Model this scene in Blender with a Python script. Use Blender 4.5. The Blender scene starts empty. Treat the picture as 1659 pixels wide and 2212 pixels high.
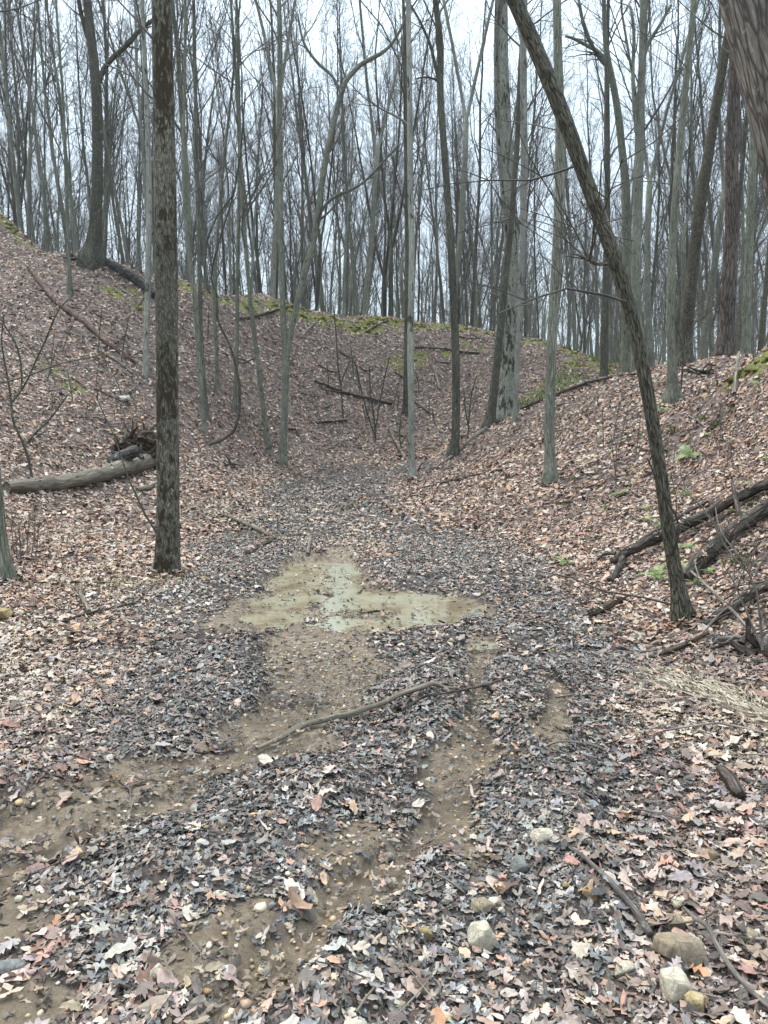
import bpy, bmesh, math, random
import numpy as np
from mathutils import Vector, Matrix

HAZE = .0005
# ------------------------------------------------------------------ camera
SC = bpy.context.scene
COL = SC.collection
FP, CX, CY = 1659.0, 829.5, 1106.0          # focal length and centre in reference pixels
PITCH = math.radians(6.5)
CAMZ = 1.6
cd = bpy.data.cameras.new("camera")
cd.sensor_fit = 'VERTICAL'; cd.sensor_height = 24.0; cd.lens = 18.0
cd.clip_start = 0.05; cd.clip_end = 2000
cam = bpy.data.objects.new("camera", cd); COL.objects.link(cam)
cam.location = (0, 0, CAMZ); cam.rotation_euler = (math.radians(90) - PITCH, 0, 0)
SC.camera = cam
# ------------------------------------------------------------------ world
W = bpy.data.worlds.new("World"); SC.world = W; W.use_nodes = True
nt = W.node_tree; nt.nodes.clear()
out = nt.nodes.new('ShaderNodeOutputWorld'); bg = nt.nodes.new('ShaderNodeBackground')
sky = nt.nodes.new('ShaderNodeTexSky'); sky.sky_type = 'NISHITA'; sky.sun_disc = False
SUN_EL, SUN_ROT = math.radians(62), math.radians(-40)
sky.sun_elevation = SUN_EL; sky.sun_rotation = SUN_ROT
sky.air_density = 1.0; sky.dust_density = 4.0; sky.ozone_density = 1.0
mixw = nt.nodes.new('ShaderNodeMix'); mixw.data_type = 'RGBA'
mixw.inputs[0].default_value = 0.80                       # overcast veil over the blue
mixw.inputs[7].default_value = (6.5, 7.9, 9.0, 1)
nt.links.new(sky.outputs[0], mixw.inputs[6])
# overcast sky: several times brighter overhead than at the horizon
tcw = nt.nodes.new('ShaderNodeTexCoord'); sx = nt.nodes.new('ShaderNodeSeparateXYZ'); nt.links.new(tcw.outputs['Generated'], sx.inputs[0])
mr = nt.nodes.new('ShaderNodeMapRange'); mr.inputs[1].default_value = 0; mr.inputs[2].default_value = 1; mr.inputs[3].default_value = 0; mr.inputs[4].default_value = 1
nt.links.new(sx.outputs[2], mr.inputs[0])
pw = nt.nodes.new('ShaderNodeMath'); pw.operation = 'POWER'; pw.inputs[1].default_value = 1.6; nt.links.new(mr.outputs[0], pw.inputs[0])
gm = nt.nodes.new('ShaderNodeMath'); gm.operation = 'MULTIPLY_ADD'; gm.inputs[1].default_value = 1.0; gm.inputs[2].default_value = .42; nt.links.new(pw.outputs[0], gm.inputs[0])
vm = nt.nodes.new('ShaderNodeVectorMath'); vm.operation = 'SCALE'; nt.links.new(mixw.outputs[2], vm.inputs[0]); nt.links.new(gm.outputs[0], vm.inputs['Scale'])
nt.links.new(vm.outputs[0], bg.inputs[0])
bg.inputs[1].default_value = 0.13
nt.links.new(bg.outputs[0], out.inputs[0])
# ------------------------------------------------------------------ sun (veiled)
sd = bpy.data.lights.new("sun", 'SUN'); sd.energy = 1.5; sd.angle = math.radians(40); sd.color = (1, .96, .9)
sun = bpy.data.objects.new("sun", sd); COL.objects.link(sun)
sun.rotation_euler = (math.radians(90) - SUN_EL, 0, math.radians(180) - SUN_ROT)
SC.view_settings.view_transform = 'Standard'; SC.view_settings.look = 'None'
SC.view_settings.gamma = 1; SC.view_settings.exposure = 1.42
SC.cycles.max_bounces = 4; SC.cycles.diffuse_bounces = 3; SC.cycles.glossy_bounces = 2
SC.cycles.volume_bounces = 0; SC.cycles.transparent_max_bounces = 8

# ------------------------------------------------------------------ projection helpers
CT, ST = math.cos(PITCH), math.sin(PITCH)
def P(px, py, Y):
    """world point at depth Y seen at reference pixel (px, py)"""
    x = (px - CX) / FP; u = (CY - py) / FP
    dy = CT + u * ST; dz = -ST + u * CT
    s = Y / dy
    return np.array([x * s, Y, CAMZ + dz * s])
def proj(x, y, z):
    z = z - CAMZ
    d = y * CT - z * ST
    u = y * ST + z * CT
    d = np.where(d < .05, .05, d)
    return CX + FP * x / d, CY - FP * u / d

# ------------------------------------------------------------------ noise
def _hash(ix, iy, seed):
    h = (ix.astype(np.int64) * 374761393 + iy.astype(np.int64) * 668265263 + seed * 974634777) & 0xffffffff
    h = ((h ^ (h >> 13)) * 1274126177) & 0xffffffff
    return ((h ^ (h >> 16)) & 0xffff) / 65535.0
def vnoise(x, y, seed=0):
    x = np.asarray(x, float); y = np.asarray(y, float)
    ix = np.floor(x); iy = np.floor(y); fx = x - ix; fy = y - iy
    fx = fx * fx * (3 - 2 * fx); fy = fy * fy * (3 - 2 * fy)
    a = _hash(ix, iy, seed); b = _hash(ix + 1, iy, seed); c = _hash(ix, iy + 1, seed); d = _hash(ix + 1, iy + 1, seed)
    return (a + (b - a) * fx) * (1 - fy) + (c + (d - c) * fx) * fy - .5
def fbm(x, y, seed=0, octs=3):
    s = 0; a = 1.
    for i in range(octs):
        s = s + a * vnoise(x * 2 ** i, y * 2 ** i, seed + i * 7); a *= .5
    return s
def sstep(a, b, v):
    t = np.clip((v - a) / (b - a), 0, 1); return t * t * (3 - 2 * t)

# ------------------------------------------------------------------ terrain
CP = []
def col(px, *yy):
    for py, Y in yy: CP.append(P(px, py, Y))
col(0, (1100, 10.5), (1000, 12.5), (900, 15), (800, 18), (700, 21), (600, 24.5), (500, 28), (460, 29.5))
col(200, (1100, 12.5), (1000, 15), (900, 17.5), (800, 20), (700, 22.5), (600, 25.5), (562, 26.5))
col(400, (1090, 14), (1000, 18), (900, 20.5), (800, 23), (700, 26), (612, 28.5))
col(600, (1050, 18.5), (1000, 22.5), (900, 25), (800, 27.5), (700, 30), (648, 31.5))
col(830, (1030, 21.5), (980, 26), (900, 28.5), (800, 31), (688, 34))
col(1000, (940, 28), (850, 30.5), (705, 35), (1000, 20.5), (1060, 15.5))
col(1150, (860, 27.5), (733, 34)); col(1330, (782, 33))
col(1100, (905, 22), (1000, 16), (1060, 13.2))
col(1250, (850, 21), (900, 18.5), (1000, 13.5), (1100, 10.8), (1200, 8.6))
col(1370, (802, 20), (900, 15), (1000, 12), (1100, 9.8), (1200, 8.1))
col(1500, (788, 16.5), (860, 14), (1000, 10.6), (1100, 8.8), (1200, 7.5), (1330, 6.1))
col(1659, (742, 12.5), (850, 10.6), (1000, 8.6), (1100, 7.5), (1200, 6.6), (1350, 5.4))
col(1850, (705, 10.8), (1000, 7.2), (1300, 5.3))
for (x, y) in [(0, -8), (-4, -4), (4, -4), (-2, 1), (2, 1), (0, 2.5), (-1.5, 4), (1.6, 4), (0, 6), (-3, 6), (-1.5, 8), (1.2, 8), (-3.6, 8.2),
               (0, 10.5), (-2.2, 11.5), (1, 11.5), (-.5, 14), (-1.8, 15), (2.1, 5.2), (-6, -8), (6, -8), (2.4, 6.6)]:
    CP.append(np.array([x, y, 0.0]))
# crest line (world), and the ground behind it
CREST = [P(-260, 350, 33), P(0, 460, 29.5), P(200, 562, 26.5), P(400, 612, 28.5), P(600, 648, 31.5), P(830, 688, 34), P(1000, 705, 35), P(1150, 733, 34), P(1330, 782, 33)]
CREST = [c.copy() for c in CREST]
for c in CREST:
    n = c[:2] / np.linalg.norm(c[:2])
    CP.append(np.array([c[0] + n[0] * 5, c[1] + n[1] * 5, c[2] - .9]))
    CP.append(np.array([c[0] + n[0] * 16, c[1] + n[1] * 16, c[2] * .7]))
CP.append(CREST[0])
for (x, y, z) in [(8.5, 27, 2.5), (8, 22, 2.7), (10, 20, 2.5), (9.5, 15, 2.7), (12, 33, 3.0), (20, 35, 2.8), (14, 12, 3), (20, 10, 3), (8, 3, 1.2), (16, 3, 3.2),
                  (5, 1, .2), (-7, 5, .5), (-6, 1, .2), (-11, 8, 2.4), (-14, 14, 4.6), (-20, 20, 8.5), (-28, 20, 10), (-14, 2, 2.5), (-25, 0, 7), (-25, -15, 7), (25, -15, 4),
                  (-60, 80, 7), (-20, 80, 5.5), (10, 80, 4), (50, 70, 3), (-60, 40, 9), (60, 30, 3), (60, -10, 4), (-60, -10, 9), (0, -20, 0),
                  (-90, 160, 7), (-30, 160, 6), (30, 160, 5), (90, 160, 5)]:
    CP.append(np.array([x, y, z], float))
CP = np.array(CP)
C2 = 1.2
def _phi(d2): return np.sqrt(d2 + C2)
_D = ((CP[:, None, :2] - CP[None, :, :2]) ** 2).sum(-1)
_n = len(CP)
_A = np.zeros((_n + 1, _n + 1)); _A[:_n, :_n] = _phi(_D) - np.eye(_n) * .05; _A[:_n, _n] = 1; _A[_n, :_n] = 1
_w = np.linalg.solve(_A, np.append(CP[:, 2], 0))
def base_h(x, y):
    x = np.asarray(x, float); y = np.asarray(y, float)
    s = np.full(x.shape, _w[_n])
    for i in range(_n):
        s = s + _w[i] * _phi((x - CP[i, 0]) ** 2 + (y - CP[i, 1]) ** 2)
    far = sstep(95, 150, y) * sstep(-60, 10, x) * 9
    return s + far

_nx, _ny = 640, 760
tx = np.linspace(-1, 1, _nx); XS = 3.2 * np.sinh(tx * 4.0) / np.sinh(4.0) * 35
XS = np.sign(tx) * (9 * np.abs(tx) + 86 * np.abs(tx) ** 5.5)
ty = np.linspace(0, 1, _ny); YS = -4 + 34 * ty + 150 * ty ** 6
GX, GY = np.meshgrid(XS, YS)
HB = base_h(GX, GY)
def _interp(H, x, y):
    x = np.asarray(x, float); y = np.asarray(y, float)
    fx = np.interp(x, XS, np.arange(_nx)); fy = np.interp(y, YS, np.arange(_ny))
    ix = np.clip(fx.astype(int), 0, _nx - 2); iy = np.clip(fy.astype(int), 0, _ny - 2)
    fx = fx - ix; fy = fy - iy
    return (H[iy, ix] * (1 - fx) + H[iy, ix + 1] * fx) * (1 - fy) + (H[iy + 1, ix] * (1 - fx) + H[iy + 1, ix + 1] * fx) * fy
def ray(px, py, H, Y0=1.2, Y1=40):
    Ys = np.concatenate([np.arange(Y0, 12, .02), np.arange(12, Y1, .05)])
    x = (px - CX) / FP; u = (CY - py) / FP
    dy = CT + u * ST; dz = -ST + u * CT
    s = Ys / dy
    g = _interp(H, x * s, Ys) - (CAMZ + dz * s)
    k = np.argmax(g > 0) if (g > 0).any() else len(Ys) - 1
    if k == 0 and not g[0] > 0: k = len(Ys) - 1
    Y = Ys[k]; X = x * Y / dy
    return np.array([X, Y, float(_interp(H, X, Y))])
def stroke(X, Y, pts, w, soft=.5, px=True):
    """mask 0..1 round a ground polyline given in reference pixels; w metres"""
    q = [ray(p[0], p[1], HB)[:2] if px else np.array(p[:2]) for p in pts]
    ws = [w] * len(q) if not hasattr(w, '__len__') else w
    best = np.zeros(X.shape)
    for i in range(len(q) - 1 if len(q) > 1 else 1):
        a = q[i]; b = q[i + 1] if len(q) > 1 else q[i] + 1e-3
        wa = ws[i]; wb = ws[i + 1] if len(q) > 1 else ws[i]
        d = b - a; L = (d ** 2).sum()
        t = np.clip(((X - a[0]) * d[0] + (Y - a[1]) * d[1]) / L, 0, 1)
        r = np.hypot(X - a[0] - t * d[0], Y - a[1] - t * d[1]) / (wa + (wb - wa) * t)
        best = np.maximum(best, 1 - sstep(1 - soft, 1 + soft, r))
    return best
WX = GX + .16 * fbm(GX * 4, GY * 4, 31, 4); WY = GY + .16 * fbm(GX * 4, GY * 4, 57, 4)
S_ = lambda pts, w, soft=.5, px=True: stroke(WX, WY, pts, w, soft, px)
# wheel ruts and the puddle basin
rut1 = S_([(700, 1390), (690, 1470), (610, 1570), (450, 1645), (200, 1705), (0, 1755), (-150, 1790)], [.38, .34, .30, .23, .22, .17, .14])
rut2 = S_([(520, 1650), (350, 1712), (200, 1765), (60, 1810), (-100, 1900), (-250, 1990)], [.12, .17, .16, .2, .22, .22])
rut3 = S_([(1040, 1400), (1020, 1540), (990, 1660), (930, 1760), (860, 1850), (760, 1930), (690, 2010), (600, 2110), (450, 2220), (330, 2300)], [.10, .03, .15, .08, .06, .07, .08, .08, .08, .08])
patch = np.maximum.reduce([S_([(800, 1800), (700, 1860)], [.10, .12]), S_([(0, 1990), (90, 1960)], [.14, .1]), S_([(1030, 1640)], .14), S_([(1000, 1790), (1060, 1880)], [.08, .1]),
                           S_([(560, 1990), (450, 2080)], [.1, .12]), S_([(100, 2180), (30, 2150)], [.12, .12]), S_([(1180, 1640), (1200, 1480)], [.07, .1])])
pud = np.maximum.reduce([S_([(580, 1345), (620, 1310), (665, 1265), (675, 1210)], [.2, .32, .36, .26], .35), S_([(722, 1340), (722, 1280), (728, 1196)], [.22, .3, .22], .25),
                         S_([(760, 1285), (860, 1300), (925, 1305), (1000, 1320)], [.38, .42, .36, .2], .35), S_([(840, 1345), (960, 1340)], [.2, .18], .3)])
pud2 = S_([(1035, 1415)], .16, .4)
spit = np.maximum(S_([(690, 1335), (695, 1290), (696, 1220)], [.10, .04, .03], .5), S_([(735, 1322), (800, 1328)], [.12, .06], .5))
pud = np.clip(pud - spit * .75, 0, 1); rim = np.maximum.reduce([S_([(520, 1350), (600, 1310), (665, 1265), (675, 1200)], [.30, .42, .42, .32]), S_([(722, 1350), (730, 1190)], [.36, .3]), S_([(760, 1290), (860, 1310), (940, 1315), (1010, 1328)], [.48, .52, .48, .3])])
berm = np.maximum.reduce([S_([(985, 1370), (970, 1500), (940, 1620)], [.16, .18, .16]), S_([(400, 1520), (480, 1430), (560, 1395)], [.28, .26, .12]),
                          S_([(480, 1270), (560, 1215), (620, 1185)], [.35, .3, .22]), S_([(820, 1205), (880, 1235), (930, 1250)], [.3, .3, .2]),
                          S_([(1090, 1260), (1080, 1340)], [.3, .25]), S_([(0, 1700), (100, 1720), (260, 1735), (330, 1720)], [.1, .12, .1, .05]), S_([(430, 1850), (600, 1760), (760, 1700)], [.2, .2, .15]),
                          S_([(1180, 1600), (1200, 1760), (1260, 1900)], [.15, .15, .12]), S_([(780, 2050), (700, 2130), (560, 2190)], [.14, .13, .1])])
HN = HB + .05 * fbm(GX * .9, GY * .9, 3) * sstep(60, 20, GY) + .02 * fbm(GX * 4, GY * 4, 5)
HN = HN + sstep(.6, 2.2, HB) * (.16 * fbm(GX * .55, GY * .55, 11) + .07 * fbm(GX * 2.1, GY * 2.1, 12))
near = sstep(14, 8, GY)
HN = HN + near * .016 * fbm(GX * 11, GY * 11, 8)
HN = HN - .05 * np.clip(np.maximum(np.maximum(rut1, rut2), rut3), 0, 1) + .05 * berm
_ell = 1 - sstep(.9, 1.1, np.hypot((GX + .3) / 3.3, (GY - 7.1) / 2.2))
HN = HN * (1 - _ell) + np.maximum(HN, -.008) * _ell
HN = HN * (1 - rim) + np.maximum(HN * .5, -.012) * rim
HN = HN * (1 - pud) + (-.065) * pud
HN = HN * (1 - pud2) + (-.045) * pud2
H = HN
def gz(x, y): return _interp(H, x, y)
def G(px, py, Y0=1.2): return ray(px, py, H, Y0)
def gnormal(x, y, e=.06):
    nx = -(gz(x + e, y) - gz(x - e, y)) / (2 * e); ny = -(gz(x, y + e) - gz(x, y - e)) / (2 * e)
    n = np.stack([nx, ny, np.ones_like(nx)], -1)
    return n / np.linalg.norm(n, axis=-1, keepdims=True)
# surface masks (what lies on the ground where)
_br = np.clip(1.0 + 1.25 * fbm(GX * 5, GY * 5, 41), .05, 1.1)
mud = np.clip(np.maximum.reduce([rut1 * _br, rut2 * _br, rut3 * np.clip(_br + .1, 0, 1), patch * _br, rim * .8 * _br, pud, pud2]), 0, 1)
track = np.maximum.reduce([S_([(660, 1085), (700, 1050), (760, 1028), (840, 1022), (890, 1020)], [.9, 1.2, 1.3, 1.2, .7]), S_([(420, 1560), (500, 1440), (470, 1280), (600, 1180)], [.6, .7, .7, .6]), S_([(870, 1230), (960, 1270), (1080, 1350), (1130, 1500)], [.6, .6, .7, .6]), S_([(1000, 2230), (960, 1900)], [.5, .5]) * .55, S_([(950, 1880), (900, 1650), (880, 1420)], [.6, 1.0, 1.1]), S_([(420, 1900), (520, 1700), (500, 1450), (480, 1300)], [.5, .6, .6, .7]),
                           S_([(1150, 1700), (1150, 1450), (1100, 1300), (950, 1180), (760, 1120)], [.4, .6, .7, .8, .9]), S_([(560, 1180), (700, 1120), (740, 1060), (780, 1020)], [.9, 1.1, 1.2, 1.0]),
                           S_([(300, 2150), (150, 1950)], [.5, .5]) * .4])
pale = np.maximum.reduce([S_([(480, 1110), (560, 1110), (640, 1100)], [1.2, 1.6, 1.4]), S_([(60, 1500), (200, 1380), (330, 1290), (240, 1180)], [.8, .9, .8, .7]) * .5, S_([(1450, 1560), (1600, 1600)], [.3, .4]), S_([(1080, 1520)], .25), S_([(700, 1170), (780, 1130)], .8)])
cw = [tuple(c[:2] - .35 * c[:2] / np.linalg.norm(c[:2])) for c in CREST]
moss = np.maximum.reduce([stroke(WX, WY, cw[3:7], [.3, .6, .65, .5], .5, False), stroke(WX, WY, cw[6:9], [.3, .6, 1.3], .5, False), stroke(WX, WY, cw[:3], [.3, .3, .2], .5, False),
                          S_([(900, 775), (850, 800)], [.6, .5]) * .5, S_([(1030, 745), (950, 760)], [.6, .5]) * .5, S_([(1240, 790), (1300, 800)], [.6, .5]), S_([(1260, 770)], .9),
                          S_([(290, 640), (240, 620)], [.7, .5]) * .6, S_([(150, 830), (120, 800)], [.6, .5]) * .4, S_([(1620, 790)], .35), S_([(1640, 770), (1659, 800)], [.2, .2])])
moss = np.clip(moss * (.75 + 1.2 * fbm(GX * 2.3, GY * 2.3, 77)), 0, 1)
grassm = np.maximum.reduce([S_([(1125, 880), (1170, 850), (1230, 815)], [.5, .6, .6]), S_([(1300, 775)], .5)])

# ------------------------------------------------------------------ node material helpers
def mat(name):
    m = bpy.data.materials.new(name); m.use_nodes = True
    t = m.node_tree; b = t.nodes['Principled BSDF']; return m, t, b
def node(t, ty, **kw):
    n = t.nodes.new(ty)
    for k, v in kw.items(): setattr(n, k, v)
    return n
def ramp(t, fac, stops):
    r = t.nodes.new('ShaderNodeValToRGB'); e = r.color_ramp.elements
    while len(e) < len(stops): e.new(.5)
    for i, (p, c) in enumerate(stops):
        e[i].position = p; e[i].color = (*c, 1) if len(c) == 3 else c
    t.links.new(fac, r.inputs[0]); return r.outputs[0]
def noise(t, vec, scale, detail=3, rough=.55, dist=0):
    n = t.nodes.new('ShaderNodeTexNoise'); n.inputs['Scale'].default_value = scale; n.inputs['Detail'].default_value = detail
    n.inputs['Roughness'].default_value = rough; n.inputs['Distortion'].default_value = dist
    if vec is not None: t.links.new(vec, n.inputs['Vector'])
    return n.outputs[0]
def mapping(t, vec, sc):
    n = t.nodes.new('ShaderNodeMapping'); n.inputs['Scale'].default_value = sc; t.links.new(vec, n.inputs[0]); return n.outputs[0]
def mix(t, f, a, b, mode='MIX'):
    n = t.nodes.new('ShaderNodeMix'); n.data_type = 'RGBA'; n.blend_type = mode
    for i, v in ((0, f), (6, a), (7, b)):
        if hasattr(v, 'links') or isinstance(v, bpy.types.NodeSocket): t.links.new(v, n.inputs[i])
        elif i == 0: n.inputs[0].default_value = v
        else: n.inputs[i].default_value = (*v, 1)
    return n.outputs[2]
def attr(t, name, out='Fac'):
    n = t.nodes.new('ShaderNodeAttribute'); n.attribute_name = name; return n.outputs[out]
def bump(t, b, h, strength, dist=.02):
    n = t.nodes.new('ShaderNodeBump'); n.inputs['Strength'].default_value = strength; n.inputs['Distance'].default_value = dist
    t.links.new(h, n.inputs['Height']); t.links.new(n.outputs[0], b.inputs['Normal'])
def fm(t, op, a, b=None):
    n = t.nodes.new('ShaderNodeMath'); n.operation = op
    for i, v in enumerate((a, b)):
        if v is None: continue
        if isinstance(v, bpy.types.NodeSocket): t.links.new(v, n.inputs[i])
        else: n.inputs[i].default_value = v
    return n.outputs[0]

def bark_mat(name, dark, mid, light, furrow=.5, spots=.25, spotcol=(.42, .45, .38), mosscol=None, mossamt=0, zscale=.12, fs=26, vary=True, mscale=7):
    m, t, b = mat(name)
    tc = attr(t, 'tc', 'Vector')
    v1 = mapping(t, tc, (1, 1, zscale))
    vo = t.nodes.new('ShaderNodeTexVoronoi'); vo.feature = 'DISTANCE_TO_EDGE'; vo.inputs['Scale'].default_value = fs
    nz = t.nodes.new('ShaderNodeTexNoise'); nz.inputs['Scale'].default_value = fs * .8; t.links.new(v1, nz.inputs['Vector'])
    ad = t.nodes.new('ShaderNodeVectorMath'); ad.operation = 'MULTIPLY_ADD'
    t.links.new(nz.outputs['Color'], ad.inputs[0]); ad.inputs[1].default_value = (.035, .035, .035); t.links.new(v1, ad.inputs[2])
    t.links.new(ad.outputs[0], vo.inputs['Vector'])
    f = ramp(t, vo.outputs[0], [(0, (0, 0, 0)), (.16, (1, 1, 1))])
    big = noise(t, mapping(t, tc, (1, 1, .35)), 3.5, 4)
    fine = noise(t, v1, 70, 4, .65)
    c = ramp(t, fine, [(.3, dark), (.52, mid), (.72, light)])
    c = mix(t, fm(t, 'MULTIPLY', fm(t, 'SUBTRACT', 1, f), furrow), c, tuple(x * .3 for x in dark))
    c = mix(t, .75, c, ramp(t, big, [(.3, (.45, .45, .45)), (.65, (1, 1, 1))]), 'MULTIPLY')
    if spots:
        s = noise(t, tc, 16, 5, .7)
        c = mix(t, ramp(t, s, [(.60, (0, 0, 0)), (.66, (spots,) * 3)]), c, spotcol)
    if mosscol:
        s = noise(t, mapping(t, tc, (1, 1, .42)), mscale, 5, .65, .3); s2 = noise(t, mapping(t, tc, (1, 1, .8)), 1.1, 2)
        q = fm(t, 'ADD', s, fm(t, 'MULTIPLY', fm(t, 'SUBTRACT', s2, .5), .62))
        c = mix(t, ramp(t, q, [(.56 - mossamt, (0, 0, 0)), (.60 - mossamt, (.93,) * 3)]), c, mix(t, noise(t, tc, 40, 3), mosscol, tuple(x * .4 for x in mosscol)))
    kv = t.nodes.new('ShaderNodeTexVoronoi'); kv.inputs['Scale'].default_value = 3.2; t.links.new(mapping(t, tc, (1, 1, .55)), kv.inputs['Vector'])
    c = mix(t, ramp(t, kv.outputs['Distance'], [(.07, (.8, .8, .8)), (.13, (0, 0, 0))]), c, tuple(x * .45 for x in dark))
    if vary:
        oi = t.nodes.new('ShaderNodeObjectInfo')
        c = mix(t, .8, c, ramp(t, oi.outputs['Random'], [(0, (.62, .60, .56)), (.35, (.95, .97, .88)), (.7, (1.15, 1.15, 1.1)), (1, (.78, .84, .72))]), 'MULTIPLY')
    t.links.new(c, b.inputs['Base Color']); b.inputs['Roughness'].default_value = .85
    b.inputs['Specular IOR Level'].default_value = .25
    bump(t, b, fm(t, 'ADD', fm(t, 'MULTIPLY', f, furrow), fm(t, 'MULTIPLY', fine, .3)), .7, .012)
    return m
M = {}
M['grey'] = bark_mat('bark_grey', (.085, .081, .063), (.195, .192, .15), (.34, .335, .275), .5, .4)
M['far'] = bark_mat('bark_stand', (.11, .108, .088), (.225, .223, .182), (.36, .36, .30), .45, .4)
M['dark'] = bark_mat('bark_dark', (.04, .037, .028), (.10, .095, .07), (.19, .18, .135), .6, .3)
M['pale'] = bark_mat('bark_pale', (.19, .185, .16), (.38, .37, .33), (.56, .55, .5), .4, .3, mosscol=(.07, .06, .035), mossamt=-.05)
M['furrow'] = bark_mat('bark_furrowed', (.05, .044, .033), (.16, .14, .105), (.31, .275, .21), .95, .1, zscale=.16, fs=52)
M['corner'] = bark_mat('bark_cracked', (.10, .083, .07), (.20, .168, .145), (.34, .30, .265), .8, .3, zscale=.17, fs=24)
M['mossy'] = bark_mat('bark_mossy', (.06, .052, .042), (.165, .15, .12), (.34, .31, .26), .6, .5, (.44, .40, .35), (.045, .030, .012), .035, zscale=.3, fs=34, mscale=19)
M['mossbig'] = bark_mat('bark_old', (.11, .105, .085), (.29, .285, .24), (.46, .455, .40), .55, .5, (.52, .52, .47), (.035, .03, .013), .01, zscale=.2, fs=20)
M['red'] = bark_mat('bark_shagbark', (.05, .036, .03), (.12, .09, .075), (.21, .17, .15), .9, .12, zscale=.15, fs=16)
M['twig'] = bark_mat('twig_bark', (.06, .05, .042), (.12, .105, .088), (.20, .18, .155), .1, 0)
M['dead'] = bark_mat('dead_wood', (.10, .08, .06), (.22, .185, .14), (.36, .315, .25), .5, .15, zscale=.08, fs=14, vary=False, mosscol=(.10, .085, .04), mossamt=-.05)
M['wetlog'] = bark_mat('wet_log_bark', (.028, .021, .016), (.085, .066, .052), (.20, .165, .135), .8, .35, (.22, .25, .2), zscale=.2, fs=14, vary=False)
M['stick'] = bark_mat('stick_bark', (.09, .07, .06), (.22, .185, .16), (.42, .38, .33), .4, .2, zscale=.1, fs=30, vary=False)
M['lichen'] = bark_mat('lichen_stick', (.07, .06, .05), (.15, .13, .11), (.28, .25, .22), .4, .8, (.30, .36, .29), zscale=.2, fs=30, vary=False)
M['redlog'] = bark_mat('red_log', (.07, .04, .03), (.14, .085, .065), (.24, .16, .13), .5, .1, vary=False)
M['rot'] = bark_mat('rotten_root', (.035, .025, .017), (.10, .07, .046), (.22, .165, .11), .7, .1, vary=False)
M['char'] = bark_mat('charred_wood', (.015, .014, .013), (.05, .045, .04), (.3, .28, .25), .6, .8, (.45, .42, .38), vary=False)

# ------------------------------------------------------------------ mesh from arrays
def mesh_np(name, V, F, attrs=None, smooth=False, material=None):
    me = bpy.data.meshes.new(name)
    V = np.ascontiguousarray(V, np.float32); F = np.ascontiguousarray(F, np.int32)
    k = F.shape[1]
    me.vertices.add(len(V)); me.vertices.foreach_set('co', V.ravel())
    me.loops.add(F.size); me.loops.foreach_set('vertex_index', F.ravel())
    me.polygons.add(len(F)); me.polygons.foreach_set('loop_start', np.arange(0, F.size, k, dtype=np.int32))
    try: me.polygons.foreach_set('loop_total', np.full(len(F), k, np.int32))
    except Exception: pass
    if smooth: me.polygons.foreach_set('use_smooth', np.ones(len(F), bool))
    for n, (ty, arr) in (attrs or {}).items():
        a = me.attributes.new(n, ty, 'POINT')
        a.data.foreach_set({'FLOAT': 'value', 'FLOAT_VECTOR': 'vector', 'FLOAT_COLOR': 'color'}[ty], np.ascontiguousarray(arr, np.float32).ravel())
    me.update(calc_edges=True)
    if material: me.materials.append(material)
    return me
def link(name, me, parent=None, **props):
    o = bpy.data.objects.new(name, me); COL.objects.link(o)
    if parent is not None: o.parent = parent
    for k, v in props.items(): o[k] = v
    return o
def empty(name, loc, label, cat, group=None):
    o = bpy.data.objects.new(name, None); COL.objects.link(o); o.location = loc; o.empty_display_size = .2
    o['label'] = label; o['category'] = cat
    if group: o['group'] = group
    return o

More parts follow.
